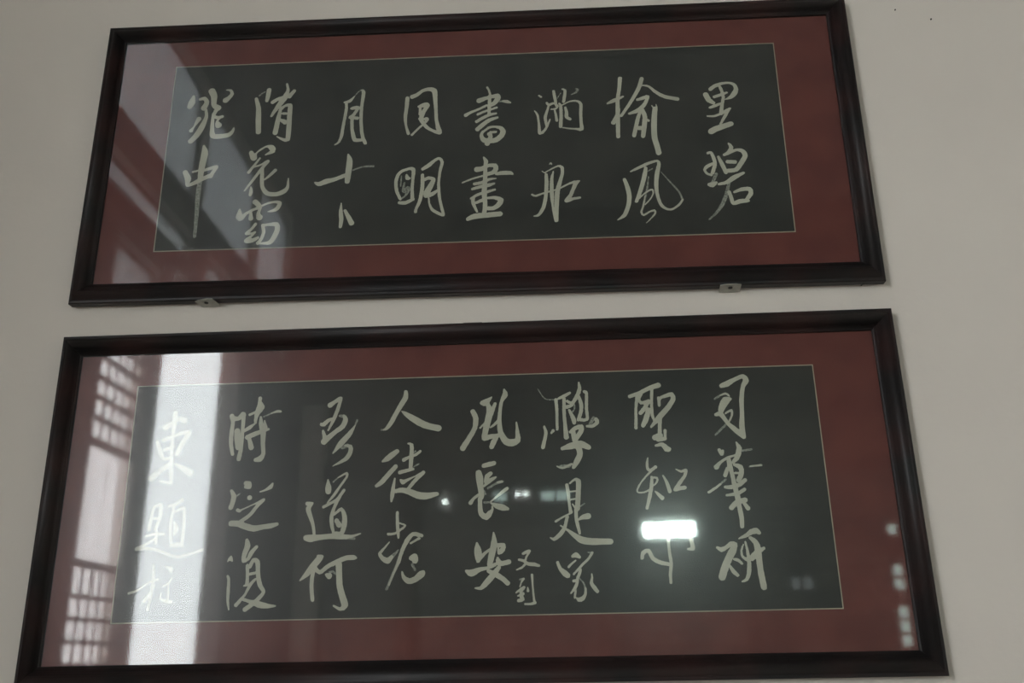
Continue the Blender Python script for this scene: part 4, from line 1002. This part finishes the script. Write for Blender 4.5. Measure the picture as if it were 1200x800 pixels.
     (1, [(477.2, 118.3, 3.9), (463.8, 106, 4.2), (451.5, 94.7, 3.5)])],
    [(0, [(455.7, 66.1, 6.4), (459.3, 59.5, 7.7), (461.9, 64.8, 4.3)]),
     (0, [(487.6, 79.3, 3), (491.9, 68.3, 9.4), (486, 51.2, 9.4), (477.9, 42.8, 5.5)]),
     (1, [(496.8, 63.8, 3.8), (513.9, 65.9, 3.8)]),
     (0, [(447.7, 35, 9.3), (455.8, 43.4, 5.5), (469.2, 51.6, 4.7), (482.2, 55.6, 3.8)]),
     (1, [(506.5, 33.8, 2.1), (528.8, 36.6, 4.2)]),
     (0, [(508.7, 35, 3), (527.8, 36.4, 3.4)]),
     (0, [(471.1, 49.4, 7.2), (472, 36.5, 9.3), (474.8, 21.4, 7.2), (477.2, 2.2, 8.4), (480.5, -19, 9.6), (482, -35.8, 8.3), (484.2, -56.7, 8.3), (483.7, -72.2, 7)]),
     (0, [(462.1, 19.6, 7.2), (467.3, 31.2, 7.2)]),
     (1, [(462.5, 12.1, 3.4), (445.5, -1.2, 4.2)]),
     (0, [(452.3, 3.9, 3.8), (442.2, -3.2, 4.6), (430.1, -10.3, 4.2)]),
     (0, [(480.6, 38.4, 5.5), (490.7, 33.8, 9.3), (491.8, 23.1, 8.4), (485.4, 10.4, 9.3)]),
     (0, [(480.3, 23.4, 4.2), (485.5, 23.2, 4.2)]),
     (0, [(460.2, -1.6, 5), (470.6, -1.9, 7.6), (485.6, 1.9, 7.6), (496.8, 10.1, 7.2)]),
     (0, [(462, -16.4, 4.6), (475.7, -14.7, 5.9), (484.2, -12.8, 6.3), (494.2, -6.7, 6.3)]),
     (0, [(468.3, -38.6, 9.1), (478.5, -29.5, 9.2), (493.4, -25.7, 9.2)]),
     (0, [(491.7, -31.9, 6.2), (497.1, -40.4, 8.3)])],
    [(0, [(476.2, -93.3, 2.7), (488.4, -88.6, 6.7), (499.1, -82.1, 9.4), (507.7, -80.6, 10.1), (512.4, -84.1, 6.7)]),
     (0, [(496.4, -92.9, 6.7), (504.1, -99.8, 9.3), (507.1, -111.5, 11.6), (507.7, -129.7, 10.6), (508.2, -149.4, 10.5), (510.3, -169, 10.8), (511.1, -177.1, 10.4)]),
     (0, [(437, -108.2, 5), (444.3, -111.7, 8.3), (453, -107.7, 6.7), (461.9, -102.1, 8.3), (468.5, -103.1, 7.7), (463.4, -113.8, 12.6), (454.5, -128.5, 12.6), (446.3, -144.7, 13.2), (440.9, -158.5, 12.5)]),
     (0, [(464.5, -128.7, 4.3), (471, -130.5, 6), (477.1, -136.4, 4.3)]),
     (0, [(455.9, -140, 4.3), (461.7, -150, 7.6), (467.8, -155.9, 5.9)]),
     (0, [(482.8, -103.5, 2.3), (478.4, -114.1, 3.7), (479.1, -124.1, 4.3), (486.1, -129.2, 6.6), (494.6, -127.8, 9.9), (505.6, -118.1, 9.9), (518, -110.9, 5)]),
     (0, [(486.5, -99.4, 3.3), (488.6, -112.7, 4.7), (489.9, -132.6, 6.6), (488, -152.2, 7.2), (482.8, -163.5, 5.9), (475, -166.9, 2.9)])],
]
HANG = [-0.083]
framed_calligraphy(0.0, 2.23237, -0.00414, 'upper framed calligraphy rubbing with eight short columns of pale script, above the other frame', UPPER)
HANG = [0.006]
framed_calligraphy(0.00412, 1.51545, 0.00413, 'lower framed calligraphy rubbing with fuller columns of pale script and strong window reflections', LOWER)


# ------------------------------------------------------------------ small things on the wall
def support_bracket(x, z, rz, label):
    e = empty('support_bracket', (x, -0.003, z))
    e.rotation_euler = (0, 0, rz)
    bm = bmesh.new()
    # flat tab under the frame with a screw hole (octagonal ring of faces), 1.5 mm thick
    w, d0, d1, t = 0.020, -0.030, 0.003, 0.0015
    hx, hy, hr, n = 0.0, -0.0175, 0.0030, 16
    inner, outer = [], []
    cx, cy = 0.0, (d0 + d1) / 2
    for i in range(n):
        a = 2 * math.pi * i / n + math.pi / n
        inner.append((hx + hr * math.cos(a), hy + hr * math.sin(a)))
        c, s = math.cos(a), math.sin(a)
        k = min(w / abs(c) if abs(c) > 1e-6 else 9, ((d1 - d0) / 2) / abs(s) if abs(s) > 1e-6 else 9)
        outer.append((cx + k * c, cy + k * s))
    corner = {}
    for zz in (0.0, -t):
        I = [bm.verts.new((p[0], p[1], zz)) for p in inner]
        O = [bm.verts.new((p[0], p[1], zz)) for p in outer]
        corner[zz] = (I, O)
        for i in range(n):
            j = (i + 1) % n
            bm.faces.new((I[i], I[j], O[j], O[i]))
    for k in (0, 1):
        a, b = corner[0.0][k], corner[-t][k]
        for i in range(n):
            j = (i + 1) % n
            bm.faces.new((a[i], a[j], b[j], b[i]))
    bmesh.ops.rotate(bm, verts=bm.verts, cent=(0, d0, 0), matrix=Matrix.Rotation(R(-7), 3, 'X'))
    obj('tab', bm, M_METAL, e)
    bobj('wall_flange', (-0.018, 0.018, 0.0005, 0.002, -0.0050, 0.030), M_METAL, e)
    bm = bmesh.new()
    cyl(bm, (hx, hy, 0.0), (hx, hy, -0.0046), 0.0050, 0.0038, 12)
    obj('screw', bm, M_IRON, e)
    tag(e, label, 'bracket')


support_bracket(-0.516, 2.2340, R(-17), 'small metal bracket set askew under the upper frame, towards the windowed left wall')
support_bracket(0.506, 2.2298, R(-2), 'small metal bracket sitting straight under the upper frame, at the end by the bare wall')


def nail(x, z, r, label, length=0.012):
    e = empty('nail', (x, 0.0, z))
    bm = bmesh.new()
    cyl(bm, (0, 0.003, 0), (0, -length, 0), r * 0.45, r * 0.45, 10)
    obj('shank', bm, M_IRON, e)
    bm = bmesh.new()
    cyl(bm, (0, -length, 0), (0, -length - 0.0015, 0), r, r * 0.8, 12)
    obj('head', bm, M_IRON, e)
    tag(e, label, 'nail')


nail(0.7605, 2.2308, 0.0035, 'small rusty nail in the wall just below the corner of the upper frame')
nail(0.914, 2.8612, 0.0016, 'tiny dark nail head in the bare wall, the one closer to the upper frame', 0.002)
nail(0.985, 2.8332, 0.0019, 'tiny dark nail head in the bare wall, the one farther from the upper frame', 0.002)
